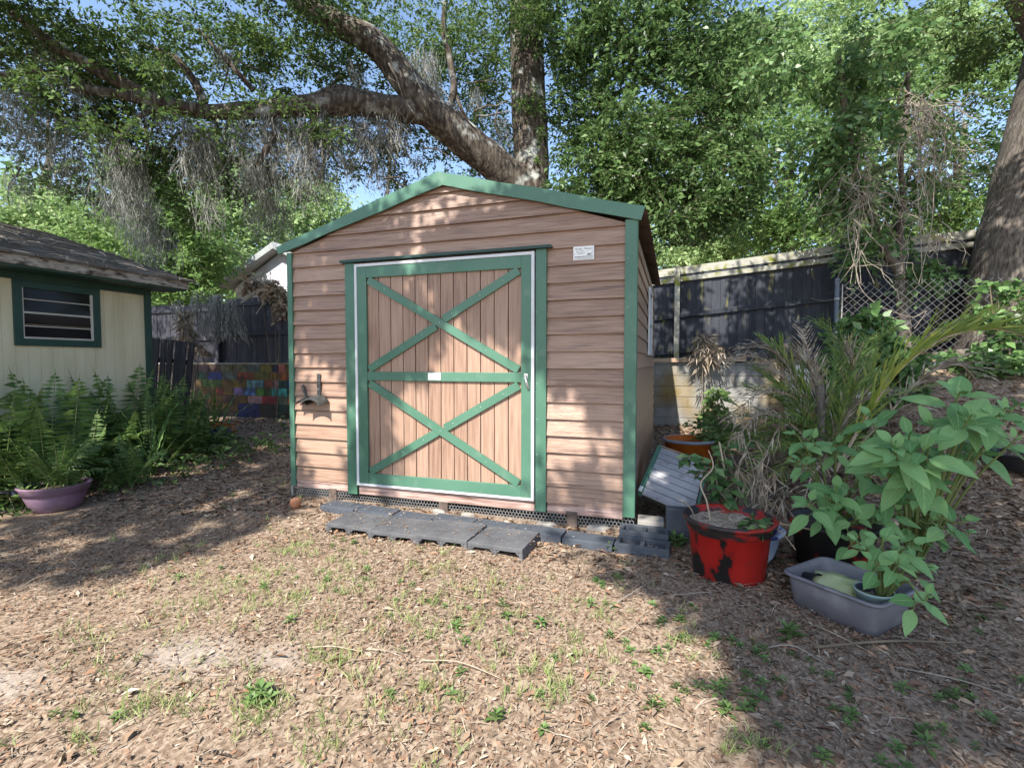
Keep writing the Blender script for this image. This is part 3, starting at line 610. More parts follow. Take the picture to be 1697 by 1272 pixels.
# ---------------------------------------------------------------- retaining wall
wall=thing('retaining_wall','long block retaining wall, painted in bright patches left and bare grey right','retaining wall',(-5,5.5,0))
mb=MB(); mb.box(-16,2.9,5.41,5.55,-.3,1.46); mb.build('core',m_mortar,wall)
C_=dict(blue=(.012,.03,.19),gg=(.09,.12,.11),rust=(.26,.06,.03),olive=(.15,.13,.02),ochre=(.26,.13,.015),orange=(.42,.13,.02),grn=(.05,.13,.02),gold=(.20,.13,.015),lblue=(.14,.33,.38),pink=(.48,.26,.27),dkgrn=(.015,.06,.04),dkred=(.17,.03,.015),brn=(.12,.07,.012),lilac=(.22,.16,.36),blue2=(.05,.16,.40),lime=(.10,.27,.03),teal=(.03,.25,.22),teal2=(.06,.42,.36),red=(.30,.02,.025),navy=(.008,.012,.10),purp=(.09,.05,.07),wine=(.06,.025,.02),salmon=(.48,.14,.09),dull=(.13,.13,.07),dark=(.03,.022,.012))
cm={k:M('wall paint '+k,[tuple(.35*a+.008 for a in c),tuple(.6*a+.018 for a in c),tuple(min(1,1.15*a+.01) for a in c)],6,.85,.4,bscale=30,dirt=((.04,.03,.02),4.5,.48,.72,(1,1,.7))) for k,c in C_.items()}
keys=list(cm)
rowsP=[[(40,'dark'),(150,'purp'),(235,'wine'),(340,'dull'),(420,'olive'),(440,'dull'),(555,'gg'),(670,'olive'),(780,'navy'),(825,'salmon'),(890,'gold')],
 [(40,'dark'),(150,'dkgrn'),(230,'blue'),(345,'gg'),(478,'rust'),(622,'olive'),(750,'ochre'),(826,'orange'),(890,'rust')],
 [(40,'dark'),(130,'brn'),(180,'grn'),(345,'brn'),(440,'gold'),(558,'lblue'),(698,'rust'),(780,'pink'),(822,'dkgrn'),(900,'blue')],
 [(40,'dark'),(150,'brn'),(290,'dkred'),(360,'brn'),(445,'lilac'),(530,'blue2'),(628,'lime'),(705,'grn'),(762,'teal'),(822,'teal2'),(900,'grn')],
 [(40,'dark'),(150,'brn'),(350,'wine'),(440,'brn'),(562,'pink'),(682,'red'),(815,'dull'),(900,'orange')],
 [(40,'dark'),(150,'wine'),(260,'brn'),(480,'navy'),(662,'dark'),(820,'dkgrn')],
 [(40,'dark'),(480,'navy'),(662,'dark')]]
mb=MB(); mk=[]
def xof(c): return onp(300+c/5.09,640,1,5.4).x
for r,row in enumerate(rowsP):
    z1=1.46-.2*r; z0=z1-.2
    for i,(c,k) in enumerate(row):
        x0=xof(c); x1=xof(row[i+1][0]) if i+1<len(row) else -6.0
        mb.box(x0+.004,x1-.004,5.388+.003*((i+r)%3),5.409,z0+.005,z1-.005,keys.index(k))
    mb.box(-16,xof(40)-.004,5.39,5.409,z0+.005,z1-.005,keys.index('dark'))
mb.build('painted_blocks',[cm[k] for k in keys],wall,bevel=.003)
mb=MB()
for r in range(7):
    z1=1.46-.2*r; z0=z1-.2; x=-1.2-(.2 if r%2 else 0)
    while x<2.8: mb.box(x+.003,x+.397,5.394+random.uniform(0,.002),5.409,z0+.004,z1-.004); x+=.4
mb.build('plain_blocks',m_plainblk,wall,bevel=.003)
mb=MB(); mb.box(-16,2.9,5.38,5.62,1.4605,1.50); mb.build('cap',m_plainblk,wall,bevel=.004)
mb=MB(); mb.obox((.72,5.40,1.555),(Vector((1,0,.012)).normalized(),(0,1,0),(-.012,0,1)),(.86,.07,.04)); tag(mb.build('loose_board',m_wood,None,bevel=.004),'weathered wooden plank lying on top of the grey block wall','plank')
# ---------------------------------------------------------------- fences
fr=thing('slate_fence','tall slate board fence with mossy rails stepping up to the big trunk','fence',(4,5.6,1.5))
def topz(x): return 3.30+.085*(x-.1) if x<3.05 else 3.56+.05*(x-3.05)
mb=MB(); x=-2.0
while x<9.5:
    z1=topz(x+.07)+random.uniform(-.012,.012); mb.box(x+.0015,x+.1475,5.600+.007*(int(round(x/.15))%2)+random.uniform(-.002,.002),5.632,1.30,z1); x+=.15
mb.build('boards',m_fenceR,fr)
mb=MB(); mb.prism([(-2,1.3),(9.5,1.3),(9.5,topz(9.5)-.06),(3.05,topz(3.06)-.06),(3.04,topz(3.04)-.06),(-2,topz(-2)-.06)],5.634,5.645); mb.build('dark_gap_backing',m_dark,fr)  # plain dark sheet added behind the boards so the gaps look shaded
for (dz,hh) in ((.24,.09),(.92,.09),(1.6,.09)):
    for (xa,xb) in ((-2.0,.33),(.43,3.03),(3.07,6.0),(6.04,9.5)):
        mb=MB(); mb.beam((xa,5.572,topz(xa+.05)-dz),(xb,5.572,topz(xb-.05)-dz),hh,.04); mb.build('rail',m_fenceT if dz<.5 else m_fenceR,fr,bevel=.004)
for xp in (.38,3.05,6.02):
    mb=MB(); mb.box(xp-.048,xp+.048,5.45,5.5455,1.3,topz(xp)-.02+random.uniform(0,.03)); mb.build('post',m_fenceT if xp<1 else m_fenceR,fr,bevel=.006)
for (xa,xb) in ((-2.0,3.04),(3.06,9.5)): mb=MB(); mb.beam((xa,5.594,topz(xa+.02)-.07),(xb,5.594,topz(xb-.02)-.07),.14,.008); mb.build('top_board',m_fenceT,fr)
fl=thing('charcoal_fence','charcoal board fence with hanging moss above the painted blocks','fence',(-9,5.6,1.5))
mb=MB(); x=-18.0
while x<-2.1:
    if True:
        z1=3.13+random.uniform(-.02,.03)+(-.05 if x<-11 else .03); mb.box(x+.002,x+.165,5.60+random.uniform(-.008,.008),5.625,1.40,z1)
    x+=.168
mb.build('boards',m_fenceL,fl)
for zz,hh in ((3.02,.09),(2.25,.10)):
    mb=MB(); mb.beam((-18,5.57,zz-.07),(-11.22,5.57,zz-.10),hh,.04); mb.build('rail',m_fenceL,fl,bevel=.004); mb=MB(); mb.beam((-10.95,5.57,zz),(-2.1,5.57,zz+.04),hh,.04); mb.build('rail',m_fenceL,fl,bevel=.004)
for xp in (-11.1,-8.2,-5.2):
    mb=MB(); mb.box(xp-.065,xp+.055,5.44,5.547,1.4,3.28 if xp<-11 else 3.12); mb.build('post',m_fenceL,fl,bevel=.006)
lp=thing('leaning_fence_panel','dark board fence panel leaning behind the cream house corner','fence panel',(-9.5,3.0,.05))
mb=MB()
for k in range(8):
    x=-10.4+k*.17; t=.015*k+random.uniform(-.01,.01)
    mb.obox((x+t,3.0+.02*(k%2),1.06-.02*k),(Vector((1,0,0)),Vector((0,1,0)),Vector((.03+.008*k,.06,1)).normalized()),(.072,.011,1.0))
mb.build('boards',m_fenceL,lp)
mb=MB(); mb.beam((-10.45,3.06,.6),(-9.1,3.06,.56),.09,.035); mb.build('rail',m_fenceL,lp); mb=MB(); mb.beam((-10.45,3.13,1.6),(-9.1,3.13,1.5),.09,.035); mb.build('rail',m_fenceL,lp)
# chain link
cl=thing('chain_link_fence','grey chain link fence with a steel end post in front of the big trunk','chain link fence',(2.7,4.13,1.1))
a=P(1390,469,7.4); b=P(1770,452,6.4); a2=Vector((a.x,a.y,0)); b2=Vector((b.x,b.y,0)); dl=(b2-a2); Lc=dl.length; du=dl/Lc
mb=MB(); hh=1.42; pw=.105
def cpt(u,v): 
    zt=a.z+(b.z-a.z)*u/Lc-.02; q=a2+du*u; nrm=Vector((du.y,-du.x,0)); 
    return q+nrm*(.015*math.sin(u*2.2+v*1.5))+Vector((0,0,zt-v+.02*math.sin(u*1.7)))
n=int((Lc+hh)/pw)+1
for k in range(n):
    for s in (1,-1):
        pts=[]
        for j in range(15):
            v=hh*j/14; u=k*pw-v if s==1 else k*pw-hh+v
            if 0<=u<=Lc: pts.append(cpt(u,v)+Vector((0,.004*s,0)))
        if len(pts)>1: mb.tube(pts,.0024,4,cap=False)
mb.build('wire_mesh',m_wire2,cl)
mb=MB(); mb.tube([(a.x-.02,a.y,.9),(a.x-.02,a.y,a.z+.03)],.032,12); mb.lathe([(.038,0),(.038,.02),(.025,.045),(.001,.05)],(a.x-.02,a.y,a.z+.03),12); mb.build('post',M('painted steel post',[(.07,.09,.12),(.12,.14,.17)],5,.5),cl,smooth=False)
mb=MB()
for zz in (.25,.7,1.15): mb.lathe([(.037,0),(.040,.004),(.040,.022),(.037,.026)],(a.x-.02,a.y,a.z-zz),12)
mb.tube([(a.x+.05,a.y,a.z-.02),(a.x+.05,a.y,a.z-hh)],.008,6); mb.build('tension_bar',m_wire,cl)
q0=P(1500,606,6.9); q1=P(1610,585,6.6); mb=MB(); pts=bez([q0,(q0+q1)/2+Vector((0,0,.02)),q1],6); mb.tube(pts,[.07]*6+[.08]*7,12,rough=.12); tag(mb.build('fallen_log',m_bark2,None,smooth=True),'grey fallen log under the chain link fence','log')
# ---------------------------------------------------------------- distant white house
wh=thing('white_house','white gabled house with pale metal roof beyond the charcoal fence','house',(-15,16,1.5))
D=19.; e=P(366,472,D); r_=P(486,417,D); 
mb=MB(); w=r_.x-e.x; mb.prism([(e.x+.45,1.2),(e.x+.45,e.z-.05),(r_.x,r_.z-.15),(2*r_.x-e.x-.45,e.z-.05),(2*r_.x-e.x-.45,1.2)],e.y+.3,e.y+9); mb.build('wall',m_whitesid,wh)
mb=MB(); mb.prism([(e.x,e.z-.1),(e.x,e.z+.12),(r_.x,r_.z+.15),(2*r_.x-e.x,e.z+.12),(2*r_.x-e.x,e.z-.1),(r_.x,r_.z-.09)],e.y-.1,e.y+9.2); mb.build('roof',m_metalroof,wh)

# ---------------------------------------------------------------- trees
def branch(mb,pts,rs,n=10,seed=0,rough=.10,sub=10,m=0):
    q=bez(pts,sub); mb.tube(q,lerp_r(rs,len(q)),n,m,rough=rough,seed=seed)
    return q
oak=thing('live_oak','big twin stemmed live oak behind the shed with long limb draped in grey moss','tree',(-2.8,6.5,1.5))
def pp(l): return [P(*q) for q in l]
mb=MB(); b0=P(880,560,11.4)
branch(mb,[b0+Vector((0,0,-.7)),P(880,420,11.4),P(880,300,11.4),P(878,230,11.4),P(876,160,11.35),P(873,80,11.3),P(868,-60,11.2),P(860,-300,11)],[.62,.46,.41,.40,.38,.37,.34,.25],26,1,.09,14)
tr=mb.build('trunk',m_bark,oak,smooth=True)
mb=MB()
branch(mb,[P(878,420,11.4),P(862,320,11.2),P(815,268,10.9),P(762,225,10.6),P(715,185,10.3),P(675,140,10.1),P(645,100,10),P(612,66,9.9),P(560,40,9.8),P(470,-20,9.6),P(380,-120,9.3)],[.42,.38,.37,.36,.34,.30,.27,.25,.23,.19,.12],22,3,.11,10)
lbpts=branch(mb,[P(712,187,10.3),P(660,181,10.1),P(610,172,9.9),P(560,172,9.7),P(500,178,9.4),P(430,182,9.2),P(350,186,9.0),P(290,176,8.8),P(235,163,8.6),P(170,152,8.4),P(110,140,8.2),P(60,116,8.0),P(-10,124,7.8),P(-140,110,7.5)],[.25,.24,.25,.23,.185,.15,.14,.13,.11,.08,.055,.045,.04,.03],20,5,.20,8)
lb_=mb.build('limb',m_bark,oak,smooth=True)
def obr(*a,**k):
    b_=MB(); branch(b_,*a,**k); b_.build('branch',m_bark,oak,smooth=True)
obr([P(270,172,8.7),P(215,145,8.6),P(150,110,8.4),P(95,78,8.2),P(20,20,8)],[.13,.12,.11,.09,.06],10,6)
obr([P(338,170,9),P(325,140,9),P(300,105,9),P(275,88,9),P(230,75,9)],[.085,.075,.065,.05,.03],8,7)
obr([P(262,180,8.7),P(228,195,8.6),P(207,218,8.5),P(195,245,8.4),P(205,290,8.4)],[.05,.045,.04,.03,.012],8,8)
obr([P(522,186,9.5),P(517,220,9.4),P(514,265,9.3)],[.075,.065,.04],8,9)
obr([P(455,222,9.2),P(440,250,9.1),P(424,278,9.1)],[.05,.06,.035],8,10)
obr([P(735,200,10.4),P(752,150,10.4),P(745,95,10.4),P(735,40,10.3),P(745,-40,10.2)],[.09,.08,.075,.06,.04],8,11)
obr([P(752,150,10.4),P(772,195,10.5),P(800,225,10.6)],[.05,.04,.02],6,12)
obr([P(590,158,9.9),P(560,152,9.7),P(520,168,9.5),P(500,182,9.4)],[.13,.14,.12,.08],10,13,.25)
obr([P(420,150,9.2),P(385,110,9.1),P(360,84,9),P(330,50,9)],[.05,.05,.04,.03],6,14)
mb=MB()
for k in range(34):
    x=random.uniform(30,830); y=random.uniform(70,330); d=random.uniform(8.3,10.8); q=[P(x,y,d)]
    v=Vector((random.gauss(0,1),random.gauss(0,.5),random.gauss(-.1,.5))).normalized()
    for j in range(4): v=(v+Vector((random.gauss(0,.4),random.gauss(0,.4),random.gauss(0,.35)))).normalized(); q.append(q[-1]+v*random.uniform(.15,.3))
    mb.tube(q,[.018,.015,.012,.008,.004],5)
tag(mb.build('twigs',m_bark,oak,smooth=True),None,kind='stuff')
lv=LV()
oakb=[(40,100,8.6,90,70,1,170),(150,90,8.8,90,50,1,150),(120,185,8.5,120,55,.9,190),(25,190,8.2,60,80,.8,90),(60,275,8.4,80,45,.7,60),(260,80,9.2,80,60,1,130),(300,235,9.1,110,45,.9,190),(200,255,9,80,60,.8,130),(370,270,9.4,90,70,1,170),(430,110,9.8,70,60,1,120),(465,225,9.6,70,50,.8,120),(555,95,10,60,60,1,120),(520,130,9.8,70,40,.9,60),(560,240,10.2,80,45,.9,170),(640,225,10.4,70,40,.8,110),(660,270,10.8,60,40,.8,70),(690,90,10.9,60,60,.8,80),(770,110,11.3,70,60,1,130),(800,190,11.6,60,70,.8,120),(760,265,11.6,60,35,.8,70),(840,230,11.9,40,70,.8,60),(480,320,10,70,40,.9,80),(300,320,9.2,90,50,.9,120),(390,60,9.4,80,40,1,80),(190,330,9,80,40,.8,60),(880,185,10.95,20,50,.2,26),(893,235,10.95,16,40,.2,16)]
for (px,py,d,rx,ry,rd,n) in oakb: sprays(lv,blob(px,py,d+(.45 if px<700 else 0),rx,ry,rd,int(n*1.25)),13,.36,.085,.040,.2)
for (px,py,d,rx,ry,rd,n) in [(100,0,8,250,70,1.5,420),(400,-10,9,250,60,1.5,420),(720,0,10,200,60,1.5,380),(60,60,8.5,110,60,1,200),(250,110,9.5,130,50,1,260),(480,60,10.5,140,60,1,280),(700,50,11.5,120,60,1,260),(800,90,12,90,80,1,240),(180,160,9.4,130,60,1,200),(90,130,7.6,90,40,.5,50),(330,200,8.3,70,30,.4,34),(440,165,8.6,60,24,.4,26),(200,230,7.9,80,40,.5,50),(560,215,9.2,60,26,.4,26),(250,130,7.9,70,30,.4,36),(640,180,11.5,120,70,1,200),(880,20,10.2,60,40,.6,80)]: sprays(lv,blob(px,py,d,rx,ry,rd,n),13,.38,.085,.04,.2)
lv.build('crown',m_oakleaf,oak)
# hanging moss
def moss(px,py,d,w,l,n):
    lv=LV(); lv.mid=.4; c=P(px,py,d); s=d/FPX; w*=s*.5; l*=s
    l*=1.2; w*=1.1
    for _ in range(int(n*2.3)):
        q=np.array(c)+np.array([random.gauss(0,w),random.gauss(0,.15),random.gauss(0,.05)])
        edge=abs(q[0]-c.x)/(w*2+.01); ll=l*random.uniform(.35,1)*(1-.6*min(edge,1)); st=random.randint(5,8); v=np.array([random.gauss(0,.12),random.gauss(0,.1),-1.])
        for j in range(st):
            v=v+np.array([random.gauss(0,.20)-.25*(q[0]-c.x)/(w+.05)*.3,random.gauss(0,.12),0]); v[2]=-1; L=ll/st
            lv.add(q,v,(random.gauss(0,.5),-1,random.gauss(0,.2)),L*1.25,random.uniform(.006,.015)); q=q+v/np.linalg.norm(v)*L
            if random.random()<.5: lv.add(q,v+np.array([random.gauss(0,.5),random.gauss(0,.4),-.3]),(random.gauss(0,.5),-1,0),L*.7,.006)
    lv.build('hanging_moss',m_moss,oak,fold=.05,curl=.05)
for a_ in [(205,245,8.5,30,130,70),(215,300,8.5,28,110,60),(232,340,8.6,30,75,50),(300,185,9,16,70,40),(120,200,8.4,14,110,30),(70,80,8.3,12,70,25),(150,260,8.6,14,90,30),(180,330,8.6,14,60,25),(350,330,9.2,16,70,30),(590,110,10.2,12,70,20),(620,235,10.2,14,60,20),(690,260,10.6,12,40,15),(870,160,11.2,10,80,20),(790,150,11,10,60,15),(335,210,9,36,150,90),(318,270,9.1,24,60,40),(400,200,9.2,30,120,60),(425,265,9.2,34,80,60),(450,190,9.3,18,150,60),(497,200,9.4,24,140,70),(515,250,9.4,26,80,40),(535,190,9.6,24,120,40),(555,195,9.8,24,80,40),(600,190,10,28,110,60),(645,190,10.1,26,90,60),(660,200,10.2,20,70,40),(575,260,9.9,16,60,25),(630,280,10.4,14,60,20),(705,90,10.2,22,110,45),(720,140,10.4,14,60,20),(370,80,9,22,50,30),(95,75,8.3,16,60,25),(40,125,8,14,90,25),(55,180,8.1,14,150,34),(15,150,7.9,12,150,30),(100,230,8.3,12,120,26),(130,140,8.3,20,60,30),(25,290,8.2,12,70,20),(260,170,8.8,20,90,40),(835,200,11.5,14,90,30),(415,345,9.8,16,60,30),(440,320,9.8,22,90,40),(470,340,10,16,70,25),(240,390,8.7,22,70,40),(165,215,8.5,16,70,25),(540,280,9.9,14,70,25),(500,300,9.6,22,60,30),(275,380,9.0,14,80,25)]: moss(*a_)
# dense laurel tree behind the shed
def tree(name,label,base,top,r0,blobs,mat,k=12,slen=.4,L=.11,W=.045,barkm=None,group=None,limbs=6,droop=.3):
    t=thing(name,label,'tree',base,group); mb=MB(); bs=Vector(base); tp=Vector(top)
    mid=(bs+tp)/2+Vector((random.gauss(0,.15),random.gauss(0,.15),0))
    branch(mb,[bs+Vector((0,0,-.4)),bs+(mid-bs)*.5,mid,tp],[r0*1.25,r0,r0*.75,r0*.3],12,random.random()*9)
    for (px,py,d,rx,ry,rd,n) in blobs[:limbs]:
        e=P(px,py,d); s=mid.lerp(tp,random.uniform(0,.8)) if e.z>mid.z else bs.lerp(mid,.8); branch(mb,[s,s.lerp(e,.5)+Vector((0,0,.15)),e],[r0*.4,r0*.25,r0*.08],7,random.random()*9,sub=5)
    mb.build('trunk',barkm or m_bark2,t,smooth=True)
    lv=LV()
    for (px,py,d,rx,ry,rd,n) in blobs: sprays(lv,blob(px,py,d,rx,ry,rd,int(n*1.45)),k,slen,L,W,droop)
    lv.build('crown',mat,t); return t
bl=P(1010,560,11.8); 
tree('laurel_tree','dense dark green tree filling the gap between the oak trunk and the slate fence',(bl.x,bl.y,1.45),P(1010,0,11.2),.16,[(960,140,11.2,55,75,.8,200),(985,260,11,55,70,.8,240),(1080,140,10.6,90,80,1,280),(1110,270,10.2,90,70,1,330),(1015,315,10.4,80,45,.8,260),(1180,200,10,70,80,.9,210),(1140,350,9.8,80,45,.8,230),(1060,240,10.3,70,70,.9,240),(1200,300,9.9,60,60,.8,160),(1000,60,10.8,90,70,1,200),(1140,50,10.2,110,60,1,240),(940,20,10.8,80,60,1,160),(1230,110,10,60,80,.9,160),(1060,0,10.4,150,50,1,240),(950,330,10.6,40,40,.6,90)],m_laurel,12,.42,.125,.052)
# background trees, left
def bgt(name,label,px,d,blobs,mat,L,group,r0=.18):
    b=P(px,560,d); return tree(name,label,(b.x,b.y,H(b.x,b.y)),P(px+10,200,d),r0,blobs,mat,11,.75*L/.2,L,L*.5,group=group)
gl='sunlit trees beyond the charcoal fence'
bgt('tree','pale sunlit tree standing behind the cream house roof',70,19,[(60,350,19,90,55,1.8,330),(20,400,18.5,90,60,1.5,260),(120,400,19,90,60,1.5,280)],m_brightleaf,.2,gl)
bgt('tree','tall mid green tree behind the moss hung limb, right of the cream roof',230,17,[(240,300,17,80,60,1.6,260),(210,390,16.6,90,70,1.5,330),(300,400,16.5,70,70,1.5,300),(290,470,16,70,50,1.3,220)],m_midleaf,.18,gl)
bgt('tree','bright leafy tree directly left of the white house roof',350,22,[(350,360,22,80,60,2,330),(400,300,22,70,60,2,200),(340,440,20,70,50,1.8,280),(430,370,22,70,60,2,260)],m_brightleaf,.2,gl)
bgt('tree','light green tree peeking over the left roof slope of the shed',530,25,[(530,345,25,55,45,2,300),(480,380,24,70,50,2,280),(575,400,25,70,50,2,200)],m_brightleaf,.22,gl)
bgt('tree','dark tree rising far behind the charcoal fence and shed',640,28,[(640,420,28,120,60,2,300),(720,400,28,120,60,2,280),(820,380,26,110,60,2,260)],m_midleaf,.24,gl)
# background trees, right
gr_='trees beyond the slate fence'
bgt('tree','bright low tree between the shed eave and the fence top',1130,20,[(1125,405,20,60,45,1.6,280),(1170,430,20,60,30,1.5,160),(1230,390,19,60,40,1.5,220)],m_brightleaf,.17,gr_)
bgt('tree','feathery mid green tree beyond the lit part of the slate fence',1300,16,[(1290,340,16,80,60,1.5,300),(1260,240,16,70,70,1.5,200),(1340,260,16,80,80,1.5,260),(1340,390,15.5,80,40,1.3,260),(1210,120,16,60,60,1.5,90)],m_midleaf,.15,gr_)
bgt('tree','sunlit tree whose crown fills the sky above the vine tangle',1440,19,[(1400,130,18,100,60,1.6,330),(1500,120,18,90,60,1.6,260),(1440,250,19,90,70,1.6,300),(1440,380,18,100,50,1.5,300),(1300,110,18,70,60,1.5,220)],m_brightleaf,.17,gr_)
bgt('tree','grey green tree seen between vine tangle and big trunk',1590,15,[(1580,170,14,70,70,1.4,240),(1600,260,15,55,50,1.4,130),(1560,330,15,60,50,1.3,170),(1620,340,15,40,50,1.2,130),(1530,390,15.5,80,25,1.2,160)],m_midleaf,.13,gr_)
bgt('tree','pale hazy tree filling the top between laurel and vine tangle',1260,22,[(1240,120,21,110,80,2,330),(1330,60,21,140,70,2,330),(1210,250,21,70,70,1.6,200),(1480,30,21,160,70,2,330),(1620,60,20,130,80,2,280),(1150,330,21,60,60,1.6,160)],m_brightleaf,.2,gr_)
# big trunk on the right with its crown
bt=P(1700,610,7.25)
big=thing('big_trunk_tree','massive rough barked trunk leaning beside the chain link fence','tree',(bt.x,bt.y,1.45))
mb=MB(); branch(mb,[bt+Vector((-.05,0,-.6)),P(1697,600,7.25),P(1700,520,7.25),P(1705,420,7.25),P(1725,330,7.25),P(1745,230,7.25),P(1775,120,7.25),P(1810,-40,7.2),P(1850,-260,7.2)],[1.15,.92,.74,.64,.60,.58,.56,.50,.42],30,21,.07,12)
mb.build('trunk',m_bark2,big,smooth=True)
lv=LV()
for (px,py,d,rx,ry,rd,n) in [(1650,110,8.2,70,70,.9,120),(1560,90,8.6,90,50,.9,140),(1680,230,8.2,40,60,.6,30),(1450,60,8.5,110,45,.9,130),(1640,30,7.6,120,50,1,130)]: sprays(lv,blob(px,py,d,rx,ry,rd,n),12,.36,.085,.034,.25)
lv.build('crown',m_oakleaf,big)
# vine covered small tree
vt0=P(1498,566,7.55)
vt=thing('vine_covered_tree','slender forked tree smothered in climbing vines before the dark fence','tree',(vt0.x,vt0.y,1.4))
mb=MB()
branch(mb,[vt0+Vector((0,0,-.25)),P(1500,545,7.55),P(1494,500,7.5),P(1492,455,7.5),P(1490,440,7.5)],[.10,.085,.075,.075,.07],12,31)
branch(mb,[P(1491,450,7.5),P(1470,420,7.5),P(1462,400,7.5),P(1448,370,7.4),P(1430,320,7.4),P(1415,260,7.3),P(1400,180,7.2),P(1390,90,7.2)],[.075,.07,.06,.05,.05,.045,.04,.03],10,32)
branch(mb,[P(1491,448,7.5),P(1494,420,7.5),P(1491,380,7.5),P(1497,320,7.45),P(1492,270,7.4),P(1500,210,7.4),P(1505,140,7.3),P(1500,60,7.2)],[.055,.05,.045,.042,.04,.035,.03,.025],10,33)
mb.build('trunk',m_bark2,vt,smooth=True)
lv=LV()
for (px,py,d,rx,ry,rd,n) in [(1385,120,7.4,90,55,.6,170),(1400,220,7.2,70,50,.5,170),(1440,320,7.4,55,60,.4,130),(1375,290,7.3,40,50,.4,60),(1500,340,7.5,40,60,.35,70),(1500,200,7.4,50,60,.4,50),(1470,90,7.3,70,50,.5,90),(1540,300,7.7,40,60,.4,50),(1525,440,7.4,26,24,.25,60),(1440,400,7.4,30,30,.3,40),(1300,90,7.6,50,40,.5,60),(1420,420,7.4,25,20,.25,20)]: sprays(lv,blob(px,py,d,rx,ry,rd,int(n*.85)),10,.32,.105,.058,.5)
lv.build('vine_foliage',m_vineleaf,vt)
def tangle(mb,px,py,d,sx,sy,n,l,r=.0042,down=.7):
    for _ in range(n):
        q=[P(px+random.gauss(0,sx),py+random.gauss(0,sy),d+random.gauss(0,.15))]; v=Vector((random.gauss(0,.6),random.gauss(0,.3),-down+random.gauss(0,.4))).normalized()
        for j in range(random.randint(5,10)):
            v=(v+Vector((random.gauss(0,.45),random.gauss(0,.25),random.gauss(-.12,.3)))).normalized(); q.append(q[-1]+v*l*random.uniform(.08,.16))
        rr=r*random.uniform(.5,1.4); mb.tube(q,lerp_r([rr,rr*.9,rr*.5],len(q)),4,cap=False)
mb=MB()
tangle(mb,1525,175,7.0,14,14,80,1.0,.005); tangle(mb,1530,240,7.0,18,34,50,.9,.005); tangle(mb,1515,320,7.2,18,40,30,.9); tangle(mb,1425,280,7.1,18,36,40,.9); tangle(mb,1430,310,7.0,18,34,34,.8,.005); tangle(mb,1425,400,7.2,10,30,14,.9,.005); tangle(mb,1395,325,7.1,30,30,10,.6); tangle(mb,1560,385,7.1,8,10,20,.5,.0045,1.4); tangle(mb,1570,230,7.3,14,30,30,1.0)
for k in range(9):
    x=random.choice((1425,1420,1430,1530,1540,1550,1500,1440)); branch(mb,[P(x,200,7.2),P(x+random.gauss(0,14),300,7.2),P(x+random.gauss(-5,14),380,7.15),P(x+random.gauss(-5,22),470,7.1)],[.007,.007,.006,.003],5,sub=6)
branch(mb,[P(1418,440,7.1),P(1425,475,7.0),P(1455,505,6.95),P(1510,525,6.9),P(1535,515,6.9),P(1515,545,6.9)],[.007,.006,.006,.006,.005,.003],5)
mb.build('dead_vines',m_twig,vt)
# far wood closing the horizon
lv=LV(); 
pts=[]
for _ in range(2600):
    a=random.uniform(-1.2,1.15); d=random.uniform(31,44); dirv=FH*math.cos(a)+RV*math.sin(a); hmax=7.5+2.2*math.sin(a*7)+1.5*math.sin(a*17+1)
    pts.append(tuple(CAM+dirv*d+Vector((0,0,-CAM.z+1.4+random.uniform(0,1)**.8*hmax))))
sprays(lv,np.array(pts),12,1.3,.5,.25,.2)
tag(lv.build('far_wood',m_midleaf),'far belt of trees closing off the view',kind='stuff')
# unseen leaf canopy added above the yard, laid out sunward to cast the shade
def inpoly(x,y,poly):
    c=False; j=len(poly)-1
    for i in range(len(poly)):
        xi,yi=poly[i]; xj,yj=poly[j]
        if (yi>y)!=(yj>y) and x<(xj-xi)*(y-yi)/(yj-yi)+xi: c=not c
        j=i
    return c
SHADES=[
 ([(0,960),(120,965),(250,930),(380,893),(470,855),(530,815),(500,700),(390,690),(330,790),(200,800),(130,850),(0,860)],'g',1900,.30,1.5),
 ([(1095,900),(1060,950),(1120,1005),(1230,1060),(1270,1110),(1260,1170),(1310,1272),(1697,1272),(1697,620),(1250,640),(1130,760)],'g',4200,.16,1.3),
 ([(900,900),(1100,910),(1060,960),(1000,980)],'g',120,.4,2),
 ([(1000,1180),(1280,1180),(1300,1272),(950,1272)],'g',25,.45,2),
 ([(930,330),(1075,330),(1060,640),(908,600),(890,560),(740,440),(720,410),(840,360)],'shed',650,.16,1.6),
 ([(908,600),(1060,600),(1060,700),(908,650)],'shed',35,.5,2.2),
 ([(910,710),(1060,690),(1060,860),(910,850)],'shed',35,.5,2.0),
 ([(465,415),(620,350),(660,400),(620,450),(590,620),(480,560)],'shed',270,.42,2.2),
 ([(610,460),(700,480),(705,600),(612,600)],'shed',140,.35,2),
 ([(700,440),(880,440),(880,540),(760,500)],'shed',120,.42,2.5),
 ([(600,620),(640,620),(650,810),(600,810)],'shed',80,.3,2),
 ([(560,330),(900,330),(900,440),(600,440)],'shed',75,.5,3),
 ([(470,600),(500,600),(500,800),(480,800)],'shed',30,.5,2),
 ([(0,420),(310,450),(310,700),(0,700)],'house',480,.22,1.2),
 ([(1090,430),(1160,430),(1160,600),(1090,600)],'w',120,.4,2),
 ([(1225,440),(1330,400),(1340,600),(1215,620)],'w',200,.3,1.5),
 ([(1395,380),(1660,360),(1660,620),(1395,620)],'w',500,.05,1),
 ([(1150,560),(1400,520),(1400,700),(1120,700)],'w',150,.5,1),
 ([(240,480),(475,480),(475,610),(240,610)],'w',420,.46,1.6),
 ([(300,600),(475,600),(475,700),(300,700)],'w',560,.12,1.2),
]
lv=LV(); over=[]
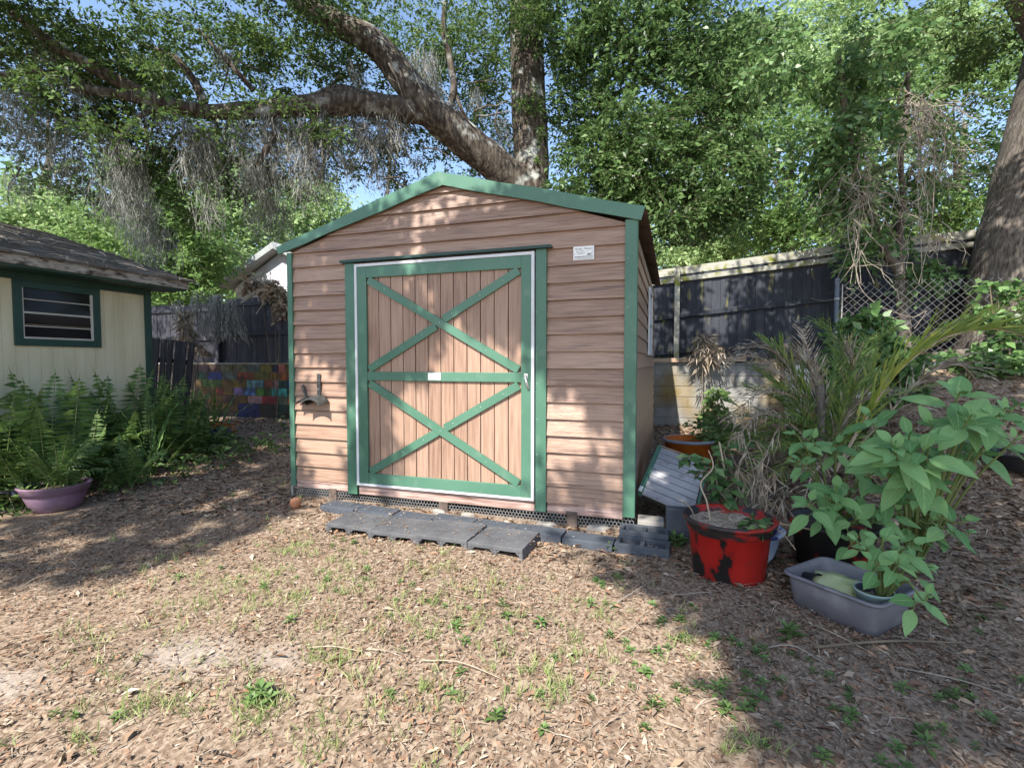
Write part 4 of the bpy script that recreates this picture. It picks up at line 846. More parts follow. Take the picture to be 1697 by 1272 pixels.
def shade(poly,surf,n,gap=.0,gs=1.3):
    x0=min(p[0] for p in poly); x1=max(p[0] for p in poly); y0=min(p[1] for p in poly); y1=max(p[1] for p in poly); got=0; tries=0
    # sample evenly on the surface by world area
    while got<n and tries<n*60:
        tries+=1
        if surf=='g':
            X=random.uniform(-13,7); Y=random.uniform(-4.2,5.3); w=Vector((X,Y,H(X,Y)))
        elif surf=='shed': w=Vector((random.uniform(-3.85,.12),-.03,random.uniform(.1,3.4)))
        elif surf=='house': w=Vector((-7.25,random.uniform(-4,1.3),random.uniform(0,2.7)))
        else: w=Vector((random.uniform(-16,9),5.38,random.uniform(.1,3.8)))
        u=proj(w)
        if not inpoly(u[0],u[1],poly): continue
        if gap and mnoise.noise(Vector((w.x*gs,w.y*gs,w.z*gs+5)))*.5+.5<gap: continue
        hz=random.uniform(6.8,8.6)
        for _ in range(30):
            q=w+SUN*((hz-w.z)/SUN.z); a=proj(q)
            if a[2]<.3 or a[1]<-70 or a[0]<-150 or a[0]>1850: break
            hz+=.5
        else: continue
        over.append(tuple(q)); got+=1
for s_ in SHADES: shade(*s_)
for w_ in lbpts:  # more added leaves sunward of the oak limb, to shade it
    for _ in range(9):
        w=Vector(w_)+Vector((random.gauss(0,.3),random.gauss(0,.3),random.gauss(0,.2)))
        for j in range(40):
            q=w+SUN*(1.5+.4*j); a=proj(q)
            if a[2]<.3 or a[1]<-60 or a[0]<-150: break
        over.append(tuple(q))
over=np.array(over); sprays(lv,over,8,.26,.13,.065,.1,flat=1.4)
lv.build('added_shade_canopy',m_oakleaf,big)
mb=MB(); 
branch(mb,[P(1775,120,7.25),P(1500,-500,6),Vector((1.5,-1.5,8.2)),Vector((-1.5,-4.5,8.3)),Vector((-4,-7,8.4))],[.3,.24,.18,.12,.05],12,41)
branch(mb,[Vector((1.5,-1.5,8.2)),Vector((.8,-5,8.2)),Vector((0,-9,8.6))],[.15,.11,.05],10,42)
branch(mb,[Vector((-.2,-3.2,8.25)),Vector((-4,-3,8.0)),Vector((-8,-4.5,8.0))],[.12,.09,.04],10,43)
mb.build('added_canopy_limb',m_bark2,big,smooth=True)  # unseen limbs added to carry the shade canopy
# ---------------------------------------------------------------- ferns and left bed
def frond(lv,mb,base,az,L,arch,np_=22,pl=.16,pw=.022,rise=1.0,mi=0,twist=0):
    p=Vector(base); d=Vector((math.cos(az),math.sin(az),0)); pts=[]
    for i in range(13):
        t=i/12; pts.append(p+d*(L*(t*.85*(1-.15*t)+.0))*(.35+.65*arch)+Vector((0,0,L*rise*(t-.75*arch*t*t*1.15))))
    for i in range(1,np_+1):
        t=(i+1.5)/(np_+2); k=min(int(t*12),11); f=t*12-k; q=pts[k].lerp(pts[k+1],f); tv=(pts[k+1]-pts[k]).normalized()
        sd=tv.cross(Vector((0,0,1))); sd=sd.normalized() if sd.length>1e-3 else Vector((1,0,0)); up=sd.cross(tv)
        ll=pl*(math.sin(math.pi*min(1,.12+t*.93))**.7)*random.uniform(.85,1.1)
        for s in (1,-1):
            dd=sd*s*math.cos(twist)+tv*.28+Vector((0,0,-.18+random.gauss(0,.12))); lv.add(tuple(q),tuple(dd),tuple(up+Vector((random.gauss(0,.15),random.gauss(0,.15),0))),ll,pw*random.uniform(.8,1.2),mi)
    mb.tube(pts,lerp_r([.006,.004,.0015],13),4,cap=False)
def make_fern(seed,n,L):
    random.seed(seed); lv=LV(); mb=MB(); lv.mid=.3
    for k in range(n):
        az=2*math.pi*k/n*1.618+random.gauss(0,.3); ll=L*random.uniform(.65,1.1)
        frond(lv,mb,(random.gauss(0,.05),random.gauss(0,.05),0),az,ll,random.uniform(.15,.85),24,.14*ll/.8,.024*ll/.8,1.15)
    a=lv.build('fern_fronds',m_fern,None,fold=.1,curl=.15).data; mbm=mb.build('fern_stalks',m_stem,None).data
    for o in list(COL.objects):
        if o.name.startswith('fern_'): bpy.data.objects.remove(o)
    return a,mbm
FV_=[make_fern(s,n,L) for s,n,L in ((1,17,.85),(2,15,.75),(3,19,.95),(4,13,.65))]
random.seed(99)
FS=1.45
def place_fern(px,py,var,sc,label,group='sword ferns along the cream house',z=None,rz=None,world=None):
    g=Vector(world) if world else G(px,py); t=thing('fern',label,'fern',g,group); t.scale=(sc*FS,sc*FS,sc*FS*1.12); t.rotation_euler=(0,0,random.uniform(0,6) if rz is None else rz)
    for me,nm in zip(FV_[var],('fronds','stalks')):
        o=bpy.data.objects.new(nm,me); COL.objects.link(o); o.parent=t
    return t
ferns=[(-7.0,-.9,2,1.15),(-6.75,-.35,0,1.0),(-6.95,.3,2,1.05),(-6.75,.05,3,1.05),(-6.6,.75,1,1.0),(-7.0,.95,2,.95),(-6.35,-.5,0,.9),(-5.9,-1.1,3,1.0),(-6.35,-1.35,2,.95),(-6.75,.1,1,.85),(-6.75,1.35,0,.72),(-7.15,1.6,2,.7),(-7.6,2.0,1,.6),(-6.55,1.0,3,.7),(-6.9,-1.8,2,1.1),(-5.75,-.35,3,.7),(-6.5,-.75,2,1.0),(-7.9,2.4,0,.5),(-7.2,2.0,3,.55)]
place_fern(0,0,0,ferns[0][3],'sword fern with tall fronds against the cream wall below the window',world=(ferns[0][0],ferns[0][1],0))
for i,(x,y,v,s) in enumerate(ferns[1:]):
    place_fern(0,0,v,s,'feathery green sword fern in the crowded bed along the cream house',world=(x,y,H(x,y)))
# low dark undergrowth between ferns
lv=LV(); pts=[]
for _ in range(420):
    x=random.uniform(-7.2,-5.6); y=random.uniform(-2.2,2.2); pts.append((x,y,H(x,y)+random.uniform(.02,.28)))
sprays(lv,np.array(pts),8,.2,.07,.035,.2); tag(lv.build('undergrowth',m_fern),'low tangled greenery under the ferns',kind='stuff')
# sword leaved plant
g=G(252,788); sw=thing('sword_leaf_plant','upright pale sword leaved plant in front of the ferns','plant',g)
def blade(lv,b,az,L,lean,W,n=6,bend=.5):
    p=np.array(b,float); d=np.array([math.cos(az)*lean,math.sin(az)*lean,1.]); 
    for j in range(n):
        d=d/np.linalg.norm(d); nn=np.array([math.cos(az),math.sin(az),.2]); lv.add(p,d,nn,L/n*1.35,W*(1-.6*(j/n)**2)); p=p+d*L/n; d=d+np.array([math.cos(az)*bend/n,math.sin(az)*bend/n,-bend*lean/n*1.5])
lv=LV()
for k in range(15): blade(lv,(g.x+random.gauss(0,.03),g.y+random.gauss(0,.03),g.z),random.uniform(0,6.28),random.uniform(.5,1.15),random.uniform(.05,.45),.045,7,random.uniform(.1,.9))
lv.build('leaves',m_sword,sw,fold=.12,curl=.0)
lv=LV(); mb=MB()
frond(lv,mb,(g.x,g.y,g.z+.1),2.6,1.15,.1,34,.09,.02,1.05); frond(lv,mb,(g.x-.05,g.y,g.z+.25),3.6,.75,.85,34,.09,.018,.9); frond(lv,mb,(g.x+.1,g.y+.1,g.z+.1),.6,.9,.5,26,.1,.02,.9)
lv.build('plumes',m_fern,sw); mb.build('stalks',m_stem,sw)
g=G(350,735); sp=thing('spiky_plant','young spiky plant with pointed leaves before the painted blocks','plant',g); lv=LV()
for k in range(12): blade(lv,(g.x-.3+random.gauss(0,.08),g.y+.3,g.z),random.uniform(0,6.28),random.uniform(.5,1.1),random.uniform(.15,.7),.06,6,.5)
lv.build('leaves',m_sword,sp)
# pale new frond by the pot
lv=LV(); mb=MB(); g2=G(335,740); wf_=thing('pale_frond_plant','plant with one cream coloured frond beside the blue pot','plant',g2)
frond(lv,mb,g2,.3,.62,.75,8,.16,.05,1.1); lv.build('frond',leafmat('cream frond',[(.45,.50,.25),(.62,.66,.42)]),wf_); mb.build('stalk',m_stem,wf_)
# ---------------------------------------------------------------- pots
def pot(name,label,cat,base,prof,mats,ms=None,n=40,fill=None,fillmat=None,wob=0,group=None,pname='shell'):
    t=thing(name,label,cat,base,group); mb=MB(); mb.lathe(prof,base,n,ms=ms,wob=wob); mb.build(pname,mats,t,smooth=True)
    if fill:
        r,z=fill; mb=MB(); c=Vector(base); vs=[(c.x,c.y,c.z+z+.02)]; k=28
        for rr in (.5,1):
            for j in range(k): a=2*math.pi*j/k; vs.append((c.x+r*rr*math.cos(a),c.y+r*rr*math.sin(a),c.z+z+random.uniform(-.012,.018)))
        fs=[(0,1+j,1+(j+1)%k) for j in range(k)]+[(1+j,1+k+j,1+k+(j+1)%k,1+(j+1)%k) for j in range(k)]
        mb.add(vs,fs); mb.build('contents',fillmat,t,smooth=True)
    return t
g=G(86,853)+Vector((-.24,.17,0)); g.z=H(g.x,g.y)
pp_=pot('purple_planter','faded purple bowl planter at the edge of the fern bed','planter',g,[(.001,0),(.16,0),(.20,.03),(.25,.16),(.255,.19),(.27,.195),(.28,.24),(.297,.262),(.297,.275),(.272,.275),(.26,.24),(.24,.2)],m_purple,fill=(.262,.235),fillmat=m_soil)
lv=LV(); pts=[(g.x-.25+random.gauss(0,.06),g.y-.16+random.gauss(0,.04),g.z+.2+random.gauss(0,.03)) for _ in range(9)]; fl_=thing('purple_flowers','cluster of small purple flowers at the left side of the purple planter','flowers',(g.x-.33,g.y-.2,g.z))
sprays(lv,np.array(pts),9,.05,.035,.03,.1); lv.build('petals',m_purpflower,fl_)
lv=LV(); sprays(lv,np.array([(g.x-.36+random.gauss(0,.1),g.y-.15+random.gauss(0,.05),g.z+random.uniform(.02,.2)) for _ in range(14)]),7,.1,.06,.03,.3); lv.build('leaves',m_laurel,fl_)
place_fern(0,0,3,.75,'fern arching out of the purple bowl planter',group=None,world=(g.x-.02,g.y,g.z+.24))
g=G(352,742); g.z=H(g.x,g.y)
pot('blue_glazed_pot','dark blue glazed pot with orange flowers behind the ferns','flower pot',g,[(.001,0),(.2,0),(.28,.08),(.33,.22),(.34,.27),(.36,.29),(.34,.30),(.31,.27)],m_bluedk,fill=(.32,.27),fillmat=m_soil)
lv=LV(); of=thing('orange_flowers','low orange flowers and trailing leaves growing in the blue pot','flowers',g); sprays(lv,np.array([(g.x+random.gauss(0,.2),g.y+random.gauss(0,.15),g.z+.33+random.uniform(0,.1)) for _ in range(26)]),8,.1,.055,.04,.2); lv.build('blooms',m_orangeleaf,of)
lv=LV(); sprays(lv,np.array([(g.x+.25+random.gauss(0,.15),g.y-.25+random.gauss(0,.12),g.z+.2+random.uniform(-.1,.12)) for _ in range(30)]),9,.2,.09,.03,.4); lv.build('trailing_leaves',m_fern,of)
q=g+Vector((.25,-.15,.33)); mb=MB(); 
for k in range(6): mb.obox(q+Vector((.03*k-.1,0,.0)),((1,0,0),(0,.9,.3),(0,-.3,.9)),(.009,.07,.003))
tag(mb.build('blue_tag_strip',m_bluepot),'pale blue striped plastic piece lying on the blue pot rim','plastic piece')
g=G(468,712); wfl=thing('white_flower_plant','little plant with two pale flowers at the left corner of the shed','flowers',g); lv=LV(); sprays(lv,np.array([(g.x,g.y,g.z+.16),(g.x+.03,g.y,g.z+.08)]),7,.03,.05,.045,0); lv.build('petals',m_whiteflower,wfl); lv=LV(); sprays(lv,np.array([(g.x+random.gauss(0,.06),g.y+random.gauss(0,.05),g.z+random.uniform(.02,.35)) for _ in range(14)]),6,.1,.06,.03,.2); lv.build('leaves',m_vineleaf,wfl)
# red pot
rb=Vector((.735,-.68,0)); rb.z=H(rb.x,rb.y)-.01
rp_=pot('red_pot','large nursery tub with flaking red paint over black plastic','plant tub',rb,[(.001,0),(.225,0),(.235,.02),(.268,.33),(.280,.335),(.286,.385),(.292,.392),(.308,.40),(.312,.415),(.305,.428),(.285,.425),(.272,.37),(.262,.33)],[m_red,m_redrim],ms=[0,0,0,0,1,1,1,1,1,1,1,0,0],fill=(.272,.365),fillmat=m_drystuff,wob=.012)
mb=MB(); 
for k in range(46):
    a=random.uniform(0,6.28); r=random.uniform(0,.22); p0=rb+Vector((r*math.cos(a),r*math.sin(a),.375+random.uniform(0,.03))); d=Vector((random.gauss(0,1),random.gauss(0,1),random.gauss(0,.12))).normalized()*random.uniform(.05,.16); mb.tube([p0-d*.5,p0+d*.5],random.uniform(.0015,.004),4)
tag(mb.build('dry_straw',m_straw),'dry straw lying in the red tub',kind='stuff')
t=thing('bare_twig_plant','leafless forked sticks growing from the left of the red tub','dead plant',rb+Vector((-.1,.02,.37))); mb=MB(); s=rb+Vector((-.12,.0,.36))
branch(mb,[s,s+Vector((-.03,0,.16)),s+Vector((-.07,.02,.28)),s+Vector((.01,.03,.40)),s+Vector((-.02,.04,.52))],[.006,.006,.005,.005,.003],5); branch(mb,[s+Vector((-.1,0,0)),s+Vector((-.14,.0,.1)),s+Vector((-.24,.02,.17))],[.004,.004,.003],5); branch(mb,[s+Vector((.30,-.02,.04)),s+Vector((.45,-.03,.05)),s+Vector((.66,-.04,.03))],[.008,.007,.006],5); branch(mb,[s+Vector((.3,-.02,.05)),s+Vector((.42,-.12,.03)),s+Vector((.5,-.2,-.06))],[.004,.004,.003],5)
mb.build('sticks',m_straw,t)
lv=LV(); sp2=thing('weed_sprig','small green sprig growing at the right rim of the red tub','weed',rb+Vector((.14,-.1,.37))); sprays(lv,np.array([rb+Vector((.14+random.gauss(0,.05),-.1+random.gauss(0,.05),.42+random.gauss(0,.03))) for _ in range(8)]),6,.07,.07,.035,.2); lv.build('leaves',m_laurel,sp2)
# glossy sapling left behind the red pot
gs=Vector((.62,-.02,H(.62,-.02))); sap=thing('glossy_sapling','glossy leaved sapling leaning between the louvre panel and the red tub','plant',gs); mb=MB(); lv=LV()
def gl_stem(pts,n):
    q=bez(pts,5); mb.tube(q,lerp_r([.009,.004],len(q)),5)
    for k in range(n):
        t=.3+.7*k/max(n-1,1); v=q[int(t*(len(q)-1))]; a=random.uniform(0,6.28); lv.add(tuple(v),(math.cos(a),math.sin(a),random.gauss(-.15,.3)),(random.gauss(0,.35),random.gauss(-.25,.35),1),random.uniform(.09,.15),random.uniform(.055,.078))
gl_stem([gs,P(1210,830,3.85),P(1190,790,3.9),P(1150,757,4.0),P(1125,765,4.0)],40); gl_stem([gs,P(1222,830,3.9),P(1215,790,3.9),P(1200,745,4.0),P(1235,735,4.05)],34); gl_stem([gs,P(1205,840,3.8),P(1190,810,3.8),P(1185,770,3.85)],28); gl_stem([P(1190,790,3.9),P(1170,780,3.9),P(1150,790,3.85)],10); gl_stem([P(1205,840,3.85),P(1195,820,3.8),P(1215,800,3.8)],12)
mb.build('stems',m_stemb,sap); lv.build('leaves',m_vineleaf,sap,fold=.15,curl=.12)
mb=MB(); t=thing('bamboo_cane','bare cane stuck upright behind the red tub','cane',P(1215,850,3.9)); mb.tube([P(1218,850,3.9),P(1205,800,3.95),P(1192,732,4.0)],[.009,.008,.007],7); mb.build('cane',m_straw,t)
# dead plant
gd=Vector((.98,.12,H(.98,.12))); dp=thing('dead_plant','clump of withered brown leaves hanging on dead stems behind the red tub','dead plant',gd); mb=MB(); lv=LV(); lv.mid=.4
for k in range(26):
    tp=P(1248+random.gauss(0,22),790+random.gauss(0,35),3.95+random.gauss(0,.12)); b=P(1245+random.gauss(0,10),868,3.9+random.gauss(0,.05)); m_=b.lerp(tp,.5)+Vector((random.gauss(0,.05),random.gauss(0,.05),.02)); q=bez([b,m_,tp,tp+Vector((random.gauss(0,.08),random.gauss(0,.06),-.10))],4); mb.tube(q,lerp_r([.005,.002],len(q)),4,cap=False)
    for j in range(14): v=random.choice(q[3:]); lv.add(tuple(v),(random.gauss(0,.45),random.gauss(0,.45),-1),(random.gauss(0,1),-1,0),random.uniform(.06,.18),random.uniform(.008,.018))
for k in range(5):
    b=P(1240+random.gauss(0,12),860,3.9); tp=P(random.uniform(1190,1300),random.uniform(730,800),4.0); mb.tube([b,b.lerp(tp,.6)+Vector((0,0,.04)),tp],[.006,.005,.003],5)
mb.build('stems',m_twig,dp); lv.build('withered_leaves',m_palmd,dp)
# pale blue bowl behind
gb=P(1238,880,3.75); gb.z=H(gb.x,gb.y)
pot('blue_bowl','pale blue and white speckled bowl half hidden behind the red tub','flower pot',gb,[(.001,0),(.15,0),(.2,.08),(.225,.22),(.255,.235),(.262,.252),(.25,.262),(.205,.245),(.19,.2)],m_bluepot,fill=(.2,.17),fillmat=m_soil)
gk=P(1388,905,3.55); gk.z=H(gk.x,gk.y)
pot('black_red_pot','black tub with traces of red paint under the broad leaved shrub','plant tub',gk+Vector((0,.12,0)),[(.001,0),(.23,0),(.27,.30),(.3,.32),(.3,.35),(.275,.345),(.255,.31)],M('black with red traces',[(.012,.012,.013,0),(.02,.018,.018,.6),(.32,.02,.015,.68),(.3,.02,.015,1)],4,.5,.1,detail=8),fill=(.26,.3),fillmat=m_soil)
# orange tub
go=Vector((.545,2.22,H(.545,2.22)-.02))
pot('orange_tub','orange round tub with grey rim holding murky rain water beside the shed','tub',go,[(.001,0),(.25,0),(.265,.02),(.305,.42),(.325,.425),(.335,.445),(.325,.465),(.305,.46),(.292,.36)],[m_orange,m_bluerim],ms=[0,0,0,1,1,1,1,0,0],wob=.01)
mb=MB(); mb.lathe([(.302,.385),(.001,.386)],go,32); ow=[o for o in COL.objects if o.name.startswith('orange_tub')][0]; mb.build('rain_water',m_greywater,ow)
# louvred panel
LT=P(1093,741,5.35); LB=P(1060,817,4.55); RB=P(1152,857,4.25); RT=LT+(RB-LB)
LT.x=max(LT.x,.10); LB.x=max(LB.x,.06); RT=LT+(RB-LB)
lo=thing('louvre_panel','pale metal louvred vent panel with green edges leaning on the shed side','vent panel',((LB+RB)/2))
eu=(RB-LB); ew=eu.length; eu=eu/ew; ev=(LT-LB); eh=ev.length; ev=ev/eh; en=eu.cross(ev).normalized()
if en.dot(CAM-LB)<0: en=-en
mb=MB(); mb.obox(LB+ev*eh/2,(eu,ev,en),(.022,eh/2,.03)); mb.obox(RB+ev*eh/2,(eu,ev,en),(.012,eh/2,.022)); mb.build('edge_rail',m_green,lo,bevel=.003)
mb=MB(); ns=8
for k in range(ns):
    c=LB+eu*ew/2+ev*eh*(k+.5)/ns; a=.22; uv=(ev*math.cos(a)+en*math.sin(a)); nv=(en*math.cos(a)-ev*math.sin(a)); mb.obox(c,(eu,uv,nv),(ew/2-.023,eh/ns*.40,.003)); mb.obox(c-uv*(eh/ns*.38)+nv*.010,(eu,uv,nv),(ew/2-.023,.003,.008))
mb.build('slats',m_louv,lo)
mb=MB(); mb.obox(LB+eu*ew/2+ev*eh/2-en*.035,(eu,ev,en),(ew/2-.02,eh/2-.01,.004)); mb.build('backing',m_dark,lo)
mb=MB(); mb.obox(LT+eu*ew/2+ev*.012,(eu,ev,en),(ew/2,.011,.02)); mb.build('top_strip',m_wood,lo)
mb=MB(); mb.obox(LB+ev*.03+en*.034,(eu,ev,en),(.016,.04,.003)); mb.build('bracket',m_plate,lo)
# grey plastic tub
c0=Vector((1.041,-1.047,0)); c1=Vector((1.398,-1.37,0)); ax=(c1-c0); tw=ax.length; ax=ax/tw; ay=Vector((-ax.y,ax.x,0)); td=.42; th=.20
ctr=c0+ax*tw/2+ay*td/2; ctr.z=H(ctr.x,ctr.y)-.008
def rrect(w,d,r,z,n=6):
    out=[]
    for (sx,sy,a0) in ((1,-1,-90),(1,1,0),(-1,1,90),(-1,-1,180)):
        for k in range(n): a=math.radians(a0+90*k/(n-1)); out.append(ctr+ax*(sx*(w-r)+r*math.cos(a))+ay*(sy*(d-r)+r*math.sin(a))+Vector((0,0,z)))
    return out
tub=thing('grey_tub','rectangular grey plastic tub holding a bag, pots and soil','tub',ctr)
mb=MB(); prof=[(-.018,0,.05),(.0,.005,.055),(.022,th-.03,.06),(.024,th-.012,.06),(.045,th-.010,.07),(.047,th,.07),(.040,th+.006,.07),(.022,th+.004,.06),(.016,th-.02,.055),(-.005,.05,.05),(-.03,.02,.045)]
k=24; vs=[]; 
for (o_,z,r) in prof: vs+=rrect(tw/2+o_-.01,td/2+o_-.01,r,z)
fs=[(i*k+j,i*k+(j+1)%k,(i+1)*k+(j+1)%k,(i+1)*k+j) for i in range(len(prof)-1) for j in range(k)]+[tuple((len(prof)-1)*k+j for j in range(k))]
mb.add(vs,fs); mb.build('shell',m_tub,tub,smooth=True)
mb=MB(); vs=rrect(tw/2-.012,td/2-.012,.05,.09); vs=[ctr+Vector((0,0,.10))]+vs; mb.add(vs,[(0,1+j,1+(j+1)%k) for j in range(k)]); mb.build('soil',m_soil,tub)
lv=LV(); n=500; xx=rng.uniform(-tw/2+.03,tw/2-.03,n); yy=rng.uniform(-td/2+.03,td/2-.03,n); ps=np.array(ctr)+xx[:,None]*np.array(ax)+yy[:,None]*np.array(ay)+np.array([0,0,.1]); a=rng.uniform(0,6.28,n); lv.add(ps,np.stack([np.cos(a),np.sin(a),rng.normal(0,.2,n)],-1),rdir(n)+np.array([0,0,1.5]),rng.uniform(.02,.06,n),rng.uniform(.008,.02,n)); tag(lv.build('tub_litter',m_litter),'dead leaves lying inside the grey tub',kind='stuff')
bgc=ctr-ax*.06+ay*.02+Vector((0,0,.115)); mb=MB(); nn=20; mm=12; vs=[]
for i in range(mm+1):
    ph=math.pi*i/mm
    for j in range(nn):
        a=2*math.pi*j/nn; d=Vector((math.sin(ph)*math.cos(a),math.sin(ph)*math.sin(a),math.cos(ph))); w=1+.30*mnoise.noise(d*2.2)+.14*mnoise.noise(d*6+Vector((3,0,0))); v=bgc+ax*d.x*.17*w+ay*d.y*.115*w+Vector((0,0,d.z*.065*w+.01)); vs.append(v)
fs=[(i*nn+j,(i+1)*nn+j,(i+1)*nn+(j+1)%nn,i*nn+(j+1)%nn) for i in range(mm) for j in range(nn)]
mb.add(vs,fs); tag(mb.build('plastic_bag',m_bag,None,smooth=True),'crumpled pale green plastic bag lying in the grey tub','bag')
pc=ctr+ax*.15-ay*.03+Vector((0,0,.095)); pot('green_pot','pale green pot with dark inside in the right end of the grey tub','flower pot',pc,[(.001,0),(.07,0),(.092,.095),(.098,.10),(.098,.112),(.09,.11),(.08,.05)],[m_potgreen,m_potblack],ms=[0,0,0,0,0,1,1],fill=(.082,.055),fillmat=m_drystuff)
pc=ctr-ax*.20-ay*.04+Vector((0,0,.13)); mb=MB(); mb.lathe([(.001,-.05),(.035,-.05),(.05,.05),(.054,.055),(.048,.055),(.036,-.03)],(0,0,0),20); o=mb.build('black_pot',m_potblack,None,smooth=True); o.location=pc; o.rotation_euler=(.25,1.45,-.7); tag(o,'small black nursery pot lying on its side in the grey tub','flower pot')
# ---------------------------------------------------------------- broad leaved shrubs
def bigleaf(mb_v,mb_f,mb_uv,base,d,n,L,W,droop=.35,cup=.16):
    d=Vector(d).normalized(); n=Vector(n); s=d.cross(n).normalized(); n=s.cross(d); R=7; b0=len(mb_v); 
    for i in range(R+1):
        t=i/R; w=W*.5*(math.sin(math.pi*min(1,t**.80))**.85)*(1-.25*t) if 0<i<R else .0006; c=Vector(base)+d*L*t*(1-.12*droop*t)+Vector((0,0,-droop*L*.5*t*t)); 
        for k,f in enumerate((-1,-.5,0,.5,1)): mb_v.append(tuple(c+s*w*f+n*(cup*w*abs(f)-.0+.02*L*math.sin(t*9+f*2)*abs(f)*.5))); mb_uv.append((.5+.5*f,t))
    for i in range(R):
        for k in range(4): a=b0+i*5+k; mb_f.append((a,a+1,a+6,a+5))
def leafy_shrub(name,label,base,nodes,extra=1,grp=None,stem_r=.010,cat='shrub'):
    t=thing(name,label,cat,base,grp); V=[];F=[];UVs=[]; mb=MB()
    nodes=list(nodes)+[(a+random.gauss(0,28),b+random.uniform(5,45),c+random.gauss(.08,.10),e*random.uniform(.6,.9),4) for (a,b,c,e,f) in nodes if extra]
    for (px,py,d,L,k) in nodes:
        c=P(px,py,d); out=(c-Vector(base)); out.z=0; out=out.normalized() if out.length>.02 else Vector((0,0,1)); ax_=(out*.8+Vector((0,0,.75))).normalized()
        m_=Vector(base).lerp(c,.55)+Vector((0,0,.10)); q=bez([base,m_,c-ax_*.05,c],6); mb.tube(q,lerp_r([stem_r,stem_r*.6,.003],len(q)),6)
        a0=random.uniform(0,6.28); u=ax_.orthogonal().normalized(); w=ax_.cross(u)
        for j in range(k):
            lvl=j//2; a=a0+lvl*1.45+(j%2)*math.pi+random.gauss(0,.2); sp_=1.0 if lvl else .75
            d_=(u*math.cos(a)+w*math.sin(a))*sp_+ax_*(.55-.28*lvl)+Vector((0,0,-.1*lvl)); b=c-ax_*(.025+.055*lvl); ll=L*(.62 if lvl==0 else random.uniform(.85,1.12))
            e=b+d_.normalized()*.025; mb.tube([b,e],.0025,4,cap=False)
            bigleaf(V,F,UVs,e,d_,(ax_*.7+Vector((0,0,.7))+FH*-.35),ll,ll*random.uniform(.50,.6),random.uniform(.25,.6))
        for j in range(3): a=random.uniform(0,6.28); bigleaf(V,F,UVs,c,(u*math.cos(a)+w*math.sin(a))*.5+ax_,FH*-1+Vector((0,0,.5)),L*.25,L*.13,.1)
    mb.build('stems',m_stem,t)
    off=worldloc(t); me=bpy.data.meshes.new('leaves'); me.from_pydata([(v[0]-off.x,v[1]-off.y,v[2]-off.z) for v in V],[],F); uvl=me.uv_layers.new(name='UVMap')
    idx=np.empty(len(me.loops),dtype=np.int32); me.loops.foreach_get('vertex_index',idx); uvl.data.foreach_set('uv',np.array(UVs)[idx].reshape(-1)); me.polygons.foreach_set('use_smooth',[True]*len(F)); me.update(); link('leaves',me,m_broad,t)
bA=Vector((1.95,-.35,H(1.95,-.35))); bB=gk+Vector((0,.1,.28)); bC=pc+Vector((0,0,0))
bC=ctr+ax*.17-ay*.0+Vector((0,0,.12))
leafy_shrub('broad_leaf_shrub','tall broad leaved shrub with the largest leaves, spreading over the mulch slope',bA,[(1592,652,2.85,.25,6),(1545,705,2.9,.24,4),(1640,735,3.0,.21,4),(1506,722,2.75,.22,6),(1560,760,3.05,.22,4),(1690,672,2.9,.16,4),(1500,770,2.85,.20,6),(1440,690,3.2,.17,5),(1545,800,3.1,.18,4),(1600,720,3.2,.22,4),(1655,690,2.8,.20,5),(1610,690,2.75,.23,5),(1530,745,2.7,.22,5),(1480,735,2.75,.2,5)])
leafy_shrub('broad_leaf_shrub','middle broad leaved shrub growing from the black tub behind the grey tub',bB,[(1318,718,3.5,.14,5),(1345,728,3.5,.15,5),(1385,735,3.45,.14,6),(1385,810,3.05,.17,6),(1340,832,3.05,.16,6),(1375,845,3.1,.17,4),(1420,855,3.05,.16,5),(1490,805,3.0,.17,6),(1460,845,3.05,.16,5),(1545,860,3.1,.16,5),(1600,860,3.0,.16,6),(1575,880,3.15,.16,4),(1415,770,3.3,.15,4),(1450,780,3.2,.15,4)])
leafy_shrub('broad_leaf_shrub','lowest broad leaved shrub rooted in the pot inside the grey tub',bC,extra=0,nodes=[(1462,892,2.6,.135,6),(1422,897,2.65,.09,4),(1515,903,2.6,.14,6),(1452,930,2.5,.12,5),(1490,930,2.5,.12,5),(1540,940,2.65,.12,4),(1537,988,2.4,.12,6),(1470,950,2.6,.11,4),(1520,925,2.7,.14,4)])
# ---------------------------------------------------------------- palm and slope plants
pb=P(1365,790,5.0); pb.z=H(pb.x,pb.y)
palm=thing('palm','shaggy clumping palm of mixed dry grey and green fronds behind the shrubs','palm',pb)
def pfrond(pts,n,L,W,mat,droop=.5,rr=.010,ang=.6,name='frond'):
    lv=LV(); lv.mid=.35; mb=MB(); q=bez(pts,8); mb.tube(q,lerp_r([rr,rr*.8,rr*.3],len(q)),5); k=len(q)
    n=int(n*1.35)
    for i in range(n):
        t=.15+.85*i/n; a=min(int(t*(k-1)),k-2); p=q[a].lerp(q[a+1],t*(k-1)-a); tv=(q[a+1]-q[a]).normalized(); sd=tv.cross(Vector((0,0,1))+Vector((random.gauss(0,.2),random.gauss(0,.2),0))).normalized()
        for s in (1,-1):
            ll=L*(math.sin(math.pi*min(.97,.2+t*.72))**.6)*random.uniform(.8,1.15); d=(tv*(1-ang*.5)+sd*s*ang+Vector((0,0,.25+random.gauss(0,.12)))).normalized(); c=p; seg=3
            for j in range(seg):
                lv.add(tuple(c),tuple(d),(random.gauss(0,.3),random.gauss(0,.3)-.6,1),ll/seg*1.25,W*1.5*(1-.25*j)); c=c+d*ll/seg; d=(d+Vector((0,0,-droop*(.5+.5*j)))).normalized()
    o=lv.build(name,mat,palm,fold=.15,curl=.05); mb.build('stalk',m_stem if mat is m_palmg else m_straw,o)
